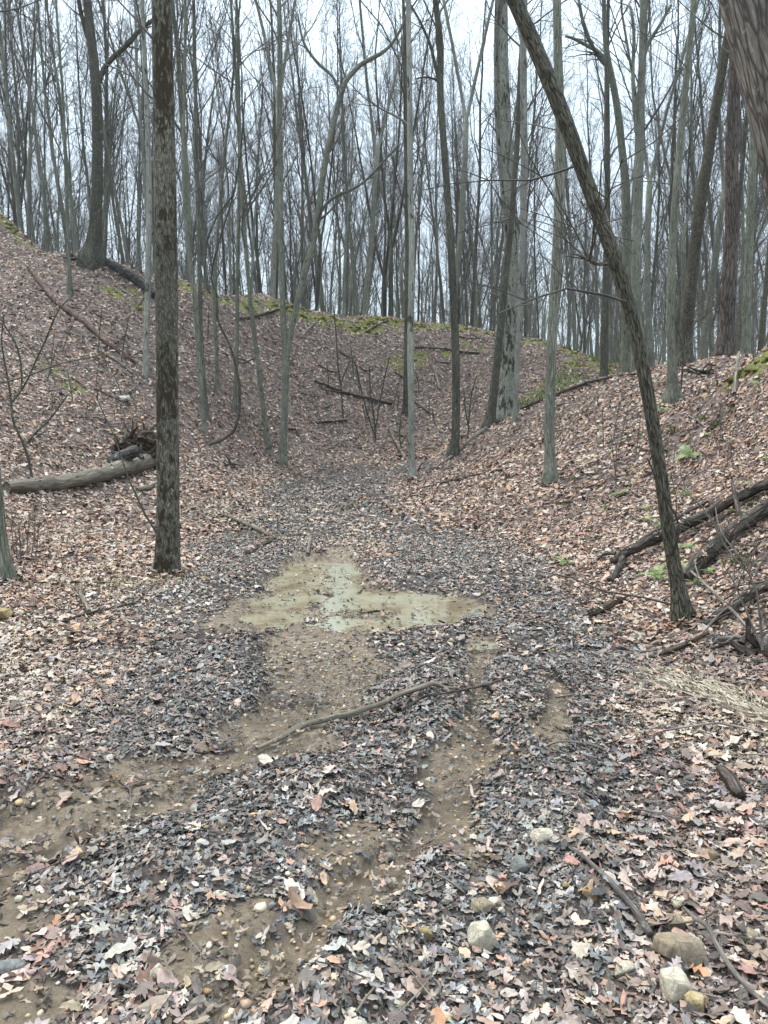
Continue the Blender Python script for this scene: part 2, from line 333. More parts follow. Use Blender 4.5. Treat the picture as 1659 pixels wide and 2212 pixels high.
def tubes(polys, sides, origin=(0, 0, 0), cap=True, lump=0, flare=None, seed=0):
    """polys: list of (points[n,3], radii[n]) -> V, F(quads), tc"""
    Vs, Fs, Ts = [], [], []; off = 0
    groups = {}
    for p, r in polys: groups.setdefault(len(p), []).append((p, r))
    rs = np.random.RandomState(seed + 5)
    for n, lst in groups.items():
        Pn = np.array([a for a, _ in lst], float) - np.array(origin, float); R = np.array([b for _, b in lst], float)
        m = len(lst)
        T = np.gradient(Pn, axis=1); T /= np.linalg.norm(T, axis=-1, keepdims=True) + 1e-9
        ref = np.where(np.abs(T[..., :1].mean(1, keepdims=True)) > .75, np.array([[[0., 1, 0]]]), np.array([[[1., 0, 0]]]))
        B = np.cross(T, ref); B /= np.linalg.norm(B, axis=-1, keepdims=True) + 1e-9
        N = np.cross(B, T)
        a = np.arange(sides) / sides * 2 * np.pi
        rr = np.repeat(R[..., None], sides, -1)
        if lump:
            L = np.concatenate([np.zeros((m, 1)), np.cumsum(np.linalg.norm(np.diff(Pn, axis=1), axis=-1), 1)], 1)
            for q in range(m):
                ca = np.cos(a)[None] * 1.6; sa = np.sin(a)[None] * 1.6; l = L[q][:, None]
                s1 = seed + q * 13
                f = fbm(ca * 1.3 + l * .6 + 7.1 * s1, sa * 1.3 - l * .45, 3 + s1, 3)
                rr[q] *= 1 + lump * f
                if flare:
                    lobes = .5 + .5 * np.cos(a * flare[2] + seed)[None] 
                    rr[q] += R[q, 0] * flare[0] * np.exp(-np.clip(l - flare[3], 0, None) / flare[1]) * (.35 + lobes)
        V = Pn[:, :, None, :] + rr[..., None] * (np.cos(a)[None, None, :, None] * N[:, :, None, :] + np.sin(a)[None, None, :, None] * B[:, :, None, :])
        L = np.concatenate([np.zeros((m, 1)), np.cumsum(np.linalg.norm(np.diff(Pn, axis=1), axis=-1), 1)], 1) + rs.rand(m, 1) * 30
        r0 = R.max(1)[:, None, None]
        tc = np.stack([np.cos(a)[None, None] * r0 + 0 * rr, np.sin(a)[None, None] * r0 + 0 * rr, L[..., None] + 0 * rr], -1)
        idx = off + np.arange(m * n * sides).reshape(m, n, sides)
        q = np.stack([idx[:, :-1], np.roll(idx[:, :-1], -1, -1), np.roll(idx[:, 1:], -1, -1), idx[:, 1:]], -1)
        Vs.append(V.reshape(-1, 3)); Ts.append(tc.reshape(-1, 3)); Fs.append(q.reshape(-1, 4)); off += m * n * sides
        if cap:
            for e in (0, n - 1):
                ctr = Pn[:, e]; ci = off + np.arange(m)
                Vs.append(ctr); Ts.append(tc[:, e, 0] * .2); off += m
                ring = idx[:, e]; nxt = np.roll(ring, -1, -1)
                cc = np.repeat(ci[:, None], sides, 1)
                fan = np.stack([ring, nxt, cc, cc], -1).reshape(-1, 4)
                Fs.append(fan)
    return np.concatenate(Vs), np.concatenate(Fs), np.concatenate(Ts)
def tube_mesh(name, parts, material, origin=(0, 0, 0), smooth=True):
    """parts: list of (polys, sides, kw)"""
    Vs, Fs, Ts = [], [], []; off = 0
    for polys, sides, kw in parts:
        if not polys: continue
        V, F, T = tubes(polys, sides, origin, **kw)
        Vs.append(V); Fs.append(F + off); Ts.append(T); off += len(V)
    V = np.concatenate(Vs); F = np.concatenate(Fs); T = np.concatenate(Ts)
    # drop doubled corner of the fans: split tris and quads
    tri = F[:, 2] == F[:, 3]
    me = bpy.data.meshes.new(name)
    me.vertices.add(len(V)); me.vertices.foreach_set('co', V.astype(np.float32).ravel())
    q = F[~tri]; t3 = F[tri][:, :3]
    loops = np.concatenate([q.ravel(), t3.ravel()]).astype(np.int32)
    me.loops.add(len(loops)); me.loops.foreach_set('vertex_index', loops)
    st = np.concatenate([np.arange(len(q)) * 4, len(q) * 4 + np.arange(len(t3)) * 3]).astype(np.int32)
    me.polygons.add(len(st)); me.polygons.foreach_set('loop_start', st)
    try: me.polygons.foreach_set('loop_total', np.concatenate([np.full(len(q), 4), np.full(len(t3), 3)]).astype(np.int32))
    except Exception: pass
    if smooth: me.polygons.foreach_set('use_smooth', np.ones(len(st), bool))
    a = me.attributes.new('tc', 'FLOAT_VECTOR', 'POINT'); a.data.foreach_set('vector', T.astype(np.float32).ravel())
    me.update(calc_edges=True); me.materials.append(material)
    return me

# ------------------------------------------------------------------ tree skeletons
def unit(v): return v / (np.linalg.norm(v) + 1e-9)
def wander(rs, p, d, L, n, r0, r1, curl=.12, up=.0):
    pts = [p]; d = unit(np.array(d, float)); s = L / (n - 1)
    for i in range(n - 1):
        d = unit(d + rs.normal(0, curl, 3) + np.array([0, 0, up]))
        pts.append(pts[-1] + d * s)
    return np.array(pts), np.linspace(r0, r1, n)
def at(poly, t):
    p, r = poly; f = t * (len(p) - 1); i = min(int(f), len(p) - 2); f -= i
    return p[i] * (1 - f) + p[i + 1] * f, r[i] * (1 - f) + r[i + 1] * f, unit(p[i + 1] - p[i])
def side_dir(rs, d, ang, az=None):
    az = rs.rand() * 2 * math.pi if az is None else az
    a = unit(np.cross(d, [0.3, .9, .1])); b = np.cross(d, a)
    return unit(d * math.cos(ang) + (a * math.cos(az) + b * math.sin(az)) * math.sin(ang))
def crown(rs, leaders, t0=.4, nb=22, n2=6, n3=6, spread=.7, lscale=.30, H=18, dead=4, rmax=.4, rmin=.004):
    L1, L2, L3 = [], [], []
    for ld in leaders:
        for k in range(nb // len(leaders)):
            t = t0 + (1 - t0) * (k + rs.rand()) / (nb / len(leaders)); t = min(t, .99)
            p, r, d = at(ld, t)
            L = H * lscale * (1.12 - t) * rs.uniform(.6, 1.2) + .8
            dd = side_dir(rs, d, spread * rs.uniform(.6, 1.25))
            br = wander(rs, p, dd, L, 7, max(min(r * rs.uniform(.3, .55), .010 + L * .009), .009), .006, .14, .07)
            L1.append(br)
            for j in range(n2):
                p2, r2, d2 = at(br, .2 + .78 * (j + rs.rand()) / n2)
                l2 = L * rs.uniform(.2, .45)
                b2 = wander(rs, p2, side_dir(rs, d2, rs.uniform(.5, .9)), l2, 5, max(r2 * .6, .006), rmin, .16, .06)
                L2.append(b2)
                for q in range(n3):
                    p3, r3, d3 = at(b2, .15 + .84 * (q + rs.rand()) / n3)
                    L3.append(wander(rs, p3, side_dir(rs, d3, rs.uniform(.4, .9)), rs.uniform(.25, .8), 3, max(r3 * .6, rmin), rmin * .6, .16, .03))
        for k in range(dead):
            p, r, d = at(ld, rs.uniform(.08, t0))
            L = rs.uniform(.5, 2.0)
            br = wander(rs, p, side_dir(rs, d, rs.uniform(.9, 1.5)), L, 5, max(.010, r * .12), .005, .18, .05); L2.append(br)
            for q in range(4):
                p3, r3, d3 = at(br, rs.uniform(.2, 1)); L3.append(wander(rs, p3, side_dir(rs, d3, .7), rs.uniform(.2, .6), 3, .005, .003, .15))
    return L1, L2, L3
def crown_mesh(L1, L2, L3, material, origin=(0, 0, 0)):
    parts = [(L1, 5, {'cap': False}), (L2, 4, {'cap': False}), (L3, 3, {'cap': False})]
    return tube_mesh('crown', [p for p in parts if p[0]], material, origin)

def proto_tree(seed, H, r0, kind, fork=False):
    rs = np.random.RandomState(seed)
    lean = np.array([rs.normal(0, .05), rs.normal(0, .05), 1])
    n = 15
    if not fork:
        tr = wander(rs, np.array([0, 0, -.5]), lean, H, n, r0, .02, .035, .02)
        tr = (tr[0], r0 * (1 - .93 * (np.linspace(0, 1, n) ** 1.1)))
        leaders = [tr]
    else:
        h1 = H * rs.uniform(.22, .5)
        base = wander(rs, np.array([0, 0, -.5]), lean, h1, 7, r0, r0 * .8, .03, .02)
        leaders = [];
        for s in (-1, 1):
            az = rs.rand() * 6.3 if s == -1 else az + math.pi
            d = side_dir(rs, unit(base[0][-1] - base[0][-2]), rs.uniform(.1, .28), az)
            l = wander(rs, base[0][-1] - d * .15, d, H - h1, 11, r0 * rs.uniform(.5, .68), .02, .05, .03); leaders.append(l)
    cr = crown(rs, leaders, t0=.32 if not fork else .2, nb=22, n2=7, n3=6, H=H, dead=4, spread=rs.uniform(.36, .58), lscale=rs.uniform(.2, .28), rmin=.0035)
    parts = [([l], 9, {'lump': .10, 'seed': seed}) for l in leaders]
    if fork: parts.append(([base], 9, {'lump': .10, 'seed': seed, 'flare': (.25, .5, 5, .5)}))
    else: parts = [([leaders[0]], 9, {'lump': .10, 'seed': seed, 'flare': (.25, .5, 5, .5)})]
    return tube_mesh('trunk', parts, M[kind]), crown_mesh(*cr, M['twig'])

# ================================================================== GROUND
m, t, b = mat('forest_soil')
geo = t.nodes.new('ShaderNodeNewGeometry'); pos = geo.outputs['Position']
soil = ramp(t, noise(t, pos, 9, 6, .7), [(.35, (.020, .015, .012)), (.5, (.05, .038, .03)), (.66, (.11, .085, .066))])
vo = t.nodes.new('ShaderNodeTexVoronoi'); vo.inputs['Scale'].default_value = 13; t.links.new(pos, vo.inputs['Vector'])
fleck = ramp(t, vo.outputs['Color'], [(.2, (.035, .025, .022)), (.5, (.13, .09, .075)), (.8, (.30, .22, .19))])
soil = mix(t, .45, soil, fleck)
mudc = ramp(t, noise(t, pos, 14, 8, .72), [(.28, (.11, .082, .054)), (.48, (.20, .155, .105)), (.62, (.27, .212, .15)), (.8, (.36, .29, .215))])
grain = noise(t, pos, 120, 3, .6)
mudc = mix(t, .5, mudc, ramp(t, grain, [(.35, (.35, .33, .3)), (.6, (1.15, 1.1, 1.05))]), 'MULTIPLY')
dampm = ramp(t, noise(t, pos, 2.6, 4, .6), [(.4, (0, 0, 0)), (.58, (1, 1, 1))])
mudc = mix(t, fm(t, 'MULTIPLY', dampm, .5), mudc, (.095, .07, .046))
mm = fm(t, 'ADD', attr(t, 'mud'), fm(t, 'MULTIPLY', fm(t, 'SUBTRACT', noise(t, pos, 12, 5, .7), .5), .9))
c = mix(t, ramp(t, mm, [(.34, (0, 0, 0)), (.5, (1, 1, 1))]), soil, mudc)
tm = fm(t, 'ADD', attr(t, 'track'), fm(t, 'MULTIPLY', fm(t, 'SUBTRACT', noise(t, pos, 6, 4), .5), .6))
c = mix(t, fm(t, 'MULTIPLY', ramp(t, tm, [(.4, (0, 0, 0)), (.7, (.5, .5, .5))]), fm(t, 'SUBTRACT', 1, attr(t, 'mud'))), c, (.035, .031, .027))
mossn = ramp(t, noise(t, pos, 18, 5, .7), [(.35, (.045, .043, .012)), (.5, (.11, .112, .024)), (.7, (.20, .19, .055))])
mo = fm(t, 'ADD', attr(t, 'moss'), fm(t, 'MULTIPLY', fm(t, 'SUBTRACT', noise(t, pos, 5, 5, .7), .5), .8))
c = mix(t, ramp(t, mo, [(.35, (0, 0, 0)), (.55, (1, 1, 1))]), c, mossn)
t.links.new(c, b.inputs['Base Color'])
t.links.new(ramp(t, mm, [(.34, (.9, .9, .9)), (.6, (.55, .55, .55))]), b.inputs['Roughness']); b.inputs['Specular IOR Level'].default_value = .35
bump(t, b, fm(t, 'ADD', fm(t, 'MULTIPLY', noise(t, pos, 22, 8, .72), 1.0), fm(t, 'MULTIPLY', vo.outputs['Distance'], .35)), .9, .03)
V = np.stack([GX, GY, H], -1).reshape(-1, 3)
ii = np.arange(_nx * _ny).reshape(_ny, _nx)
F = np.stack([ii[:-1, :-1], ii[:-1, 1:], ii[1:, 1:], ii[1:, :-1]], -1).reshape(-1, 4)
me = mesh_np('ground', V, F, {'mud': ('FLOAT', mud.ravel()), 'track': ('FLOAT', track.ravel()), 'moss': ('FLOAT', moss.ravel())}, True, m)
link('ground', me, kind='structure', label='forest floor hollow between two leaf covered banks', category='ground')

# water
m, t, b = mat('muddy_water')
geo = t.nodes.new('ShaderNodeNewGeometry'); pos = geo.outputs['Position']
c = ramp(t, noise(t, pos, 2.2, 4, .6, .4), [(.38, (.15, .115, .075)), (.5, (.235, .205, .135)), (.62, (.26, .245, .175))])
c = mix(t, ramp(t, noise(t, mapping(t, pos, (1, 4, 1)), 9, 5, .7), [(.5, (0, 0, 0)), (.62, (.35, .35, .35))]), c, (.12, .09, .055))
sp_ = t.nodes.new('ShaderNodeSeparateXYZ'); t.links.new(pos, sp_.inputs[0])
dx_ = fm(t, 'ABSOLUTE', fm(t, 'ADD', sp_.outputs[0], .47)); c = mix(t, ramp(t, fm(t, 'ADD', dx_, fm(t, 'MULTIPLY', noise(t, pos, 5, 4), .25)), [(.20, (.85, .85, .85)), (.34, (0, 0, 0))]), c, (.27, .27, .205))  # pale streak: sky reflection painted into the water colour
t.links.new(c, b.inputs['Base Color']); b.inputs['Roughness'].default_value = .03; b.inputs['IOR'].default_value = 1.33
bump(t, b, noise(t, mapping(t, pos, (1, 2.5, 1)), 16, 3), .05, .01)
WL = -.022
def water(cx, cy, rx, ry, wl):
    n = 40; a = np.linspace(0, 2 * np.pi, n, endpoint=False)
    top = np.stack([cx + rx * np.cos(a), cy + ry * np.sin(a), np.full(n, wl)], -1)
    bot = top.copy(); bot[:, 2] -= .25
    bm = bmesh.new(); tv = [bm.verts.new(v) for v in top]; bv = [bm.verts.new(v) for v in bot]
    bm.faces.new(tv); bm.faces.new(bv[::-1])
    for i in range(n): bm.faces.new((tv[i], bv[i], bv[(i + 1) % n], tv[(i + 1) % n]))
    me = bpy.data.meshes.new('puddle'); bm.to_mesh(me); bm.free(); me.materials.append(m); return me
pc = G(760, 1290)
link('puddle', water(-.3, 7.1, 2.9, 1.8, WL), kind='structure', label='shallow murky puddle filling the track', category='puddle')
# level of the ground at the puddle rim is ~0; lower stray low spots are raised by the mask below

# ================================================================== FALLEN LEAVES
def outline(kind, n):
    a = np.linspace(0, 2 * np.pi, n, endpoint=False)
    if kind == 'maple':
        key = [(90, 1), (68, .50), (38, .88), (18, .42), (-22, .66), (-55, .34), (-90, .28), (-125, .34), (-158, .66), (162, .42), (142, .88), (112, .50)]
        if n >= 20:
            key = [(90, 1), (80, .72), (72, .74), (64, .44), (50, .72), (38, .92), (30, .66), (12, .40), (-4, .58), (-20, .68), (-45, .36), (-82, .24), (-98, .24), (-135, .36), (-160, .68), (-176, .58), (168, .40), (150, .66), (142, .92), (130, .72), (116, .44), (108, .74), (100, .72)]
        key = sorted([(k % 360, r) for k, r in key]); A = np.radians([k for k, _ in key]); R = np.array([r for _, r in key])
        R = R * .72 + .2; return np.stack([R * np.cos(A), R * np.sin(A)], -1) * .55
    if kind == 'oak':
        pts = [(0, 1.05), (.12, .86), (.30, .84), (.16, .60), (.46, .52), (.40, .36), (.15, .24), (.50, .02), (.44, -.16), (.12, -.14), (.28, -.42), (.06, -.55), (0, -.95)]
        if n < 20: pts = [(0, 1.05), (.30, .80), (.14, .58), (.48, .46), (.14, .22), (.48, -.06), (.10, -.2), (.24, -.45), (0, -.9)]
        r = np.array(pts); l = r[1:-1][::-1] * [-1, 1]; o = np.concatenate([r, l])[::-1]; return o * .6
    if kind == 'beech':
        y = np.cos(a); x = .46 * np.sin(a) * (1 - .15 * y); p = np.stack([x, y * 1.0], -1)
        if n >= 14: p[:, 0] *= 1 + .10 * (np.arange(n) % 2)
        return p[::-1] * .55
    if kind == 'frag':
        r = .4 + .28 * np.sin(a * 3 + 1) + .14 * np.sin(a * 5); return np.stack([r * np.cos(a), r * np.sin(a) * .8], -1)
rs = np.random.RandomState(7)
PAL = {
 'slope': [1.22, 1.17, 1.10] * np.array([(.31, .205, .15), (.39, .27, .21), (.22, .14, .105), (.47, .345, .275), (.145, .088, .065), (.27, .185, .15), (.07, .045, .036), (.55, .42, .34), (.33, .245, .21), (.34, .19, .11), (.10, .07, .058)]),
 'pale':  np.array([(.46, .37, .27), (.54, .45, .34), (.36, .28, .20), (.26, .195, .14), (.48, .37, .27), (.10, .078, .06), (.36, .31, .26), (.42, .33, .25), (.32, .22, .15), (.17, .125, .095), (.40, .27, .19)]),
 'track': np.array([(.12, .118, .112), (.065, .062, .058), (.17, .17, .162), (.09, .084, .075), (.22, .217, .205), (.16, .125, .098), (.035, .033, .03), (.19, .155, .125), (.075, .076, .075), (.28, .26, .235), (.105, .105, .102), (.23, .185, .15), (.13, .10, .08)]),
 'mudl': np.array([(.16, .12, .085), (.22, .17, .12), (.11, .085, .06), (.07, .055, .042), (.28, .22, .16), (.17, .15, .13), (.05, .04, .034)]),
 'front': np.array([(.34, .25, .20), (.26, .19, .155), (.18, .135, .11), (.42, .32, .26), (.10, .08, .068), (.22, .185, .17), (.30, .26, .235), (.46, .37, .31), (.38, .24, .16), (.07, .055, .048), (.27, .155, .12), (.13, .095, .08), (.20, .14, .11)]),
}
def pick(pal, n):
    p = PAL[pal]; c = p[rs.randint(0, len(p), n)]
    return c * rs.uniform(.8, 1.2, (n, 1)) * rs.uniform(.95, 1.05, (n, 3))
def zone(x, y):
    g = lambda Mk: _interp(Mk, x, y)
    return g(mud), g(track), g(pale), g(moss)
def scatter(y0, y1, dens, margin=2.2):
    A = (y1 - y0) * (1.2 * y1 + 2 * margin); n = int(A * dens)
    y = rs.uniform(y0, y1, n); x = rs.uniform(-1, 1, n) * (.6 * y1 + margin)
    k = np.abs(x) < .60 * y + margin
    return x[k], y[k]
LV, LF, LC, LW = [], [], [], []; LOFF = 0
def put_leaves(x, y, kind, n, size, tilt, color, wet, lift=.012, curl=.35, float_=None, fold=.0, zover=None):
    global LOFF
    o = outline(kind, n); k = len(o); m_ = len(x)
    if m_ == 0: return
    sz = size * rs.uniform(.65, 1.25, m_) if np.isscalar(size) else size
    c1 = rs.normal(0, curl, m_); c2 = rs.normal(0, curl, m_); c3 = rs.normal(0, curl * .6, m_)
    loc = np.zeros((m_, k + 1, 3))
    loc[:, 1:, :2] = o[None] * (1 + rs.normal(0, .05, (m_, k, 1)))
    X, Y = loc[..., 0], loc[..., 1]
    loc[..., 2] = c1[:, None] * X ** 2 * 1.6 + c2[:, None] * Y ** 2 + c3[:, None] * X * Y * 1.5 + rs.normal(0, .045, (m_, k + 1)) + fold * np.abs(X)
    loc *= sz[:, None, None]
    z = gz(x, y) if zover is None else zover; nr = gnormal(x, y)
    nr = nr + rs.normal(0, 1, (m_, 3)) * (tilt if np.isscalar(tilt) else tilt[:, None]); nr /= np.linalg.norm(nr, axis=1, keepdims=True)
    nr[:, 2] = np.abs(nr[:, 2])
    az = rs.rand(m_) * 2 * np.pi
    h = np.stack([np.cos(az), np.sin(az), 0 * az], -1)
    e1 = h - (h * nr).sum(1, keepdims=True) * nr; e1 /= np.linalg.norm(e1, axis=1, keepdims=True); e2 = np.cross(nr, e1)
    if float_ is not None: z = np.maximum(z, float_)
    zz = z + lift * rs.uniform(.2, 1.6, m_)
    base = np.stack([x, y, zz], -1)
    Vv = base[:, None] + loc[..., :1] * e1[:, None] + loc[..., 1:2] * e2[:, None] + loc[..., 2:] * nr[:, None]
    idx = LOFF + np.arange(m_ * (k + 1)).reshape(m_, k + 1)
    ring = idx[:, 1:]
    Fv = np.stack([np.repeat(idx[:, :1], k, 1), ring, np.roll(ring, -1, 1)], -1).reshape(-1, 3)
    cc = np.repeat(color[:, None], k + 1, 1) * rs.uniform(.88, 1.12, (m_, k + 1, 1)); cc[:, 0] *= .86
    LV.append(Vv.reshape(-1, 3)); LF.append(Fv); LC.append(cc.reshape(-1, 3)); LW.append(np.repeat(wet, k + 1)); LOFF += m_ * (k + 1)
def layer(y0, y1, dens, kinds, size, tilt, nv, mudkeep=.06, trackscale=.7, lift=.014, trackkeep=1., palette=None, curl=.35, dk=1.):
    x, y = scatter(y0, y1, dens)
    mu, tr, pa, mo = zone(x, y)
    keep = rs.rand(len(x)) < np.clip(1 - mu * 1.25, mudkeep, 1) * np.clip(1 - .75 * mo, .2, 1) * np.clip(1 - (1 - trackkeep) * tr, 0, 1) * (1 - .72 * sstep(.5, .85, _interp(pud, x, y))) * np.clip(.80 + .9 * vnoise(x * 3, y * 3, 88), .25, 1)
    x, y, mu, tr, pa, mo = [a[keep] for a in (x, y, mu, tr, pa, mo)]
    hb = _interp(HB, x, y)
    r = rs.rand(len(x))
    cl = np.where((y < 5.5)[:, None] & (hb < .5)[:, None], pick('front', len(x)), pick('slope', len(x)))
    nz = fbm(x * 1.6, y * 1.6, 19, 4) * .6
    isT = rs.rand(len(x)) < np.clip(tr * 1.15 + nz * np.clip(tr * 4, 0, 1), 0, 1) * .80; isP = rs.rand(len(x)) < np.clip(pa + nz, 0, 1) * .85
    cl = np.where(isP[:, None], pick('pale', len(x)), cl); cl = np.where((isT & ~(isP & (r < .5)))[:, None], pick('track', len(x)), cl)
    isM = rs.rand(len(x)) < np.clip(mu * 1.6 - .1, 0, 1) * .85; cl = np.where(isM[:, None], pick('mudl', len(x)), cl)
    cl = cl * (dk * (1 + .45 * fbm(x * .45, y * .45, 61)))[:, None]  # dk darkens the bottom fragments: gap shade put into their colour
    cl = np.minimum(cl, np.array([.47, .40, .33]) * rs.uniform(.8, 1.1, (len(x), 1)))
    wet = np.where(isT, rs.uniform(.5, 1, len(x)), rs.uniform(0, .55, len(x)))
    kk = rs.choice(len(kinds), len(x), p=[q for _, q in kinds])
    for i, (kd, _) in enumerate(kinds):
        s = kk == i
        sz = size * rs.uniform(.6, 1.2, s.sum()) * np.where(isT[s], trackscale, 1)
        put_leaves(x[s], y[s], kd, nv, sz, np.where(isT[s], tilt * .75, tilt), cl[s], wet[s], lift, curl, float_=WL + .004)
K = [('maple', .36), ('oak', .24), ('beech', .40)]
KF = [('maple', .15), ('oak', .1), ('beech', .3), ('frag', .45)]
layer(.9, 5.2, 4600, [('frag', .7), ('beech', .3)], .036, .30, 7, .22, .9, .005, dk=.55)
layer(.9, 5.2, 2000, KF, .048, .22, 20, .10, .75, .012, trackkeep=.8, curl=.4)
layer(.9, 5.2, 200, K, .078, .21, 22, .02, .8, .026, trackkeep=.4, curl=.45)
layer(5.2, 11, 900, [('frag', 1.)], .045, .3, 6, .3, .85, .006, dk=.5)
layer(5.2, 11, 1050, KF, .054, .30, 8, .2, .85, .014, curl=.45)
layer(5.2, 11, 150, K, .088, .30, 10, .02, .8, .026, trackkeep=.4)
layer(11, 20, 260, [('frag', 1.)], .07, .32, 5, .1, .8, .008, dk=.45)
layer(11, 20, 240, KF, .085, .34, 6, .1, .8, .02)
layer(11, 20, 65, K, .125, .34, 8, .1, .7, .03)
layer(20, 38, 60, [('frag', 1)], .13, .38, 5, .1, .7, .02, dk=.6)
layer(20, 38, 85, [('beech', .6), ('frag', .4)], .13, .42, 5, .1, .7, .035)
m, t, b = mat('dead_leaf')
ca = attr(t, 'lc', 'Color'); geo = t.nodes.new('ShaderNodeNewGeometry')
c = mix(t, .55, ca, ramp(t, noise(t, geo.outputs['Position'], 60, 4, .7), [(.3, (.55, .52, .5)), (.6, (1.12, 1.12, 1.12))]), 'MULTIPLY')
t.links.new(c, b.inputs['Base Color'])
t.links.new(ramp(t, attr(t, 'wet'), [(0, (.8, .8, .8)), (1, (.42, .42, .42))]), b.inputs['Roughness']); b.inputs['Specular IOR Level'].default_value = .35
bump(t, b, noise(t, geo.outputs['Position'], 90, 3), .4, .006)
V = np.concatenate(LV); F = np.concatenate(LF); Cc = np.concatenate(LC)
print('leaf verts', len(V), 'tris', len(F))
me = mesh_np('leaf_litter', V, F, {'lc': ('FLOAT_COLOR', np.concatenate([np.clip(Cc, 0, 1), np.ones((len(Cc), 1))], 1)), 'wet': ('FLOAT', np.concatenate(LW))}, False, m)
link('leaf_litter', me, kind='stuff', label='dead brown and grey leaves covering the forest floor', category='fallen leaves')
MLEAF = m; del V, F, Cc
LV, LF, LC, LW = [], [], [], []; LOFF = 0

# ================================================================== PEBBLES, TWIGS, MOSS, GRASS (stuff)
def blobs(name, x, y, size, colors, material, lift=.0, flat=.6, kind='stuff', label='', cat=''):
    ico = bmesh.new(); bmesh.ops.create_icosphere(ico, subdivisions=1, radius=1)
    bv = np.array([v.co[:] for v in ico.verts]); bf = np.array([[v.index for v in f.verts] for f in ico.faces]); ico.free()
    n = len(x); s = size[:, None, None] * rs.uniform(.65, 1.2, (n, 1, 3)); s[..., 2] *= flat
    az = rs.rand(n) * 6.28; ca_, sa_ = np.cos(az), np.sin(az)
    L = bv[None] * s * (1 + rs.normal(0, .14, (n, len(bv), 1)))
    Xr = L[..., 0] * ca_[:, None] - L[..., 1] * sa_[:, None]; Yr = L[..., 0] * sa_[:, None] + L[..., 1] * ca_[:, None]
    Vv = np.stack([Xr + x[:, None], Yr + y[:, None], L[..., 2] + (gz(x, y) + lift)[:, None]], -1)
    Fv = (bf[None] + (np.arange(n) * len(bv))[:, None, None]).reshape(-1, 3)
    cc = np.repeat(colors[:, None], len(bv), 1)
    me = mesh_np(name, Vv.reshape(-1, 3), Fv, {'lc': ('FLOAT_COLOR', np.concatenate([cc, np.ones((n, len(bv), 1))], -1).reshape(-1, 4))}, False, material)
    return link(name, me, kind=kind, label=label, category=cat)
m, t, b = mat('pebble'); geo = t.nodes.new('ShaderNodeNewGeometry')
c = mix(t, .5, attr(t, 'lc', 'Color'), ramp(t, noise(t, geo.outputs['Position'], 50, 4), [(.3, (.5, .5, .5)), (.65, (1.2, 1.2, 1.2))]), 'MULTIPLY')
t.links.new(c, b.inputs['Base Color']); b.inputs['Roughness'].default_value = .6
x, y = scatter(.9, 6.5, 420, .6); mu, tr, pa, mo = zone(x, y)
k = rs.rand(len(x)) < 1.6 * np.clip(.10 + .5 * mu * (1 - _interp(pud, x, y)) + .22 * tr + .45 * sstep(3.2, 1.8, y) * sstep(.3, -1.2, x), 0, 1) * (.5 + vnoise(x * 2, y * 2, 5))
x, y = x[k], y[k]
pc_ = np.array([(.33, .24, .14), (.22, .19, .15), (.42, .30, .16), (.16, .15, .14), (.30, .21, .14), (.5, .42, .30), (.36, .22, .12), (.24, .23, .21)])
blobs('gravel', x, y, rs.uniform(.005, .015, len(x)) * (1 + (rs.rand(len(x)) < .06) * .9), pc_[rs.randint(0, 8, len(x))], m, .002, .65, label='small rounded pebbles lying loose in the mud', cat='gravel')
# small fallen twigs
tw = []
xs, ys = scatter(1.2, 9, 5.5, 1.5)
x2, y2 = scatter(9, 26, 1.1, 2)
for x, y in zip(np.concatenate([xs, x2]), np.concatenate([ys, y2])):
    if zone(x, y)[0] > .5 and rs.rand() < .8: continue
    L = rs.uniform(.08, .35) * (1 + (y > 9) * 1.6); a = rs.rand() * 6.28; n = 5
    s = np.linspace(-.5, .5, n) * L
    bx = rs.normal(0, .05) * L
    X = x + s * math.cos(a) - (s / L) ** 2 * bx * 4 * math.sin(a); Y = y + s * math.sin(a) + (s / L) ** 2 * bx * 4 * math.cos(a)
    r = rs.uniform(.0018, .0045) * (1 + (y > 9) * .9)
    tw.append((np.stack([X, Y, gz(X, Y) + .022 + rs.uniform(0, .02)], -1), np.linspace(r, r * .5, n)))
link('twig_litter', tube_mesh('twig_litter', [(tw, 4, {})], M['stick']), kind='stuff', label='thin broken twigs scattered over the leaves', category='twigs')
# moss cushions
m, t, b = mat('moss'); geo = t.nodes.new('ShaderNodeNewGeometry')
t.links.new(ramp(t, noise(t, geo.outputs['Position'], 14, 5, .7), [(.32, (.035, .038, .010)), (.5, (.11, .115, .022)), (.68, (.21, .195, .05))]), b.inputs['Base Color']); b.inputs['Roughness'].default_value = .95
b.inputs['Specular IOR Level'].default_value = .1
bump(t, b, noise(t, geo.outputs['Position'], 60, 4), 1, .03)
x, y = scatter(10, 38, 70, 1); mo = zone(x, y)[3]; k = rs.rand(len(x)) < np.clip(mo - .45, 0, 1) * .9
x, y = x[k], y[k]
blobs('moss', x, y, rs.uniform(.04, .15, len(x)), np.ones((len(x), 3)), m, -.01, .4, label='yellow green moss along the top of the far ridge', cat='moss')
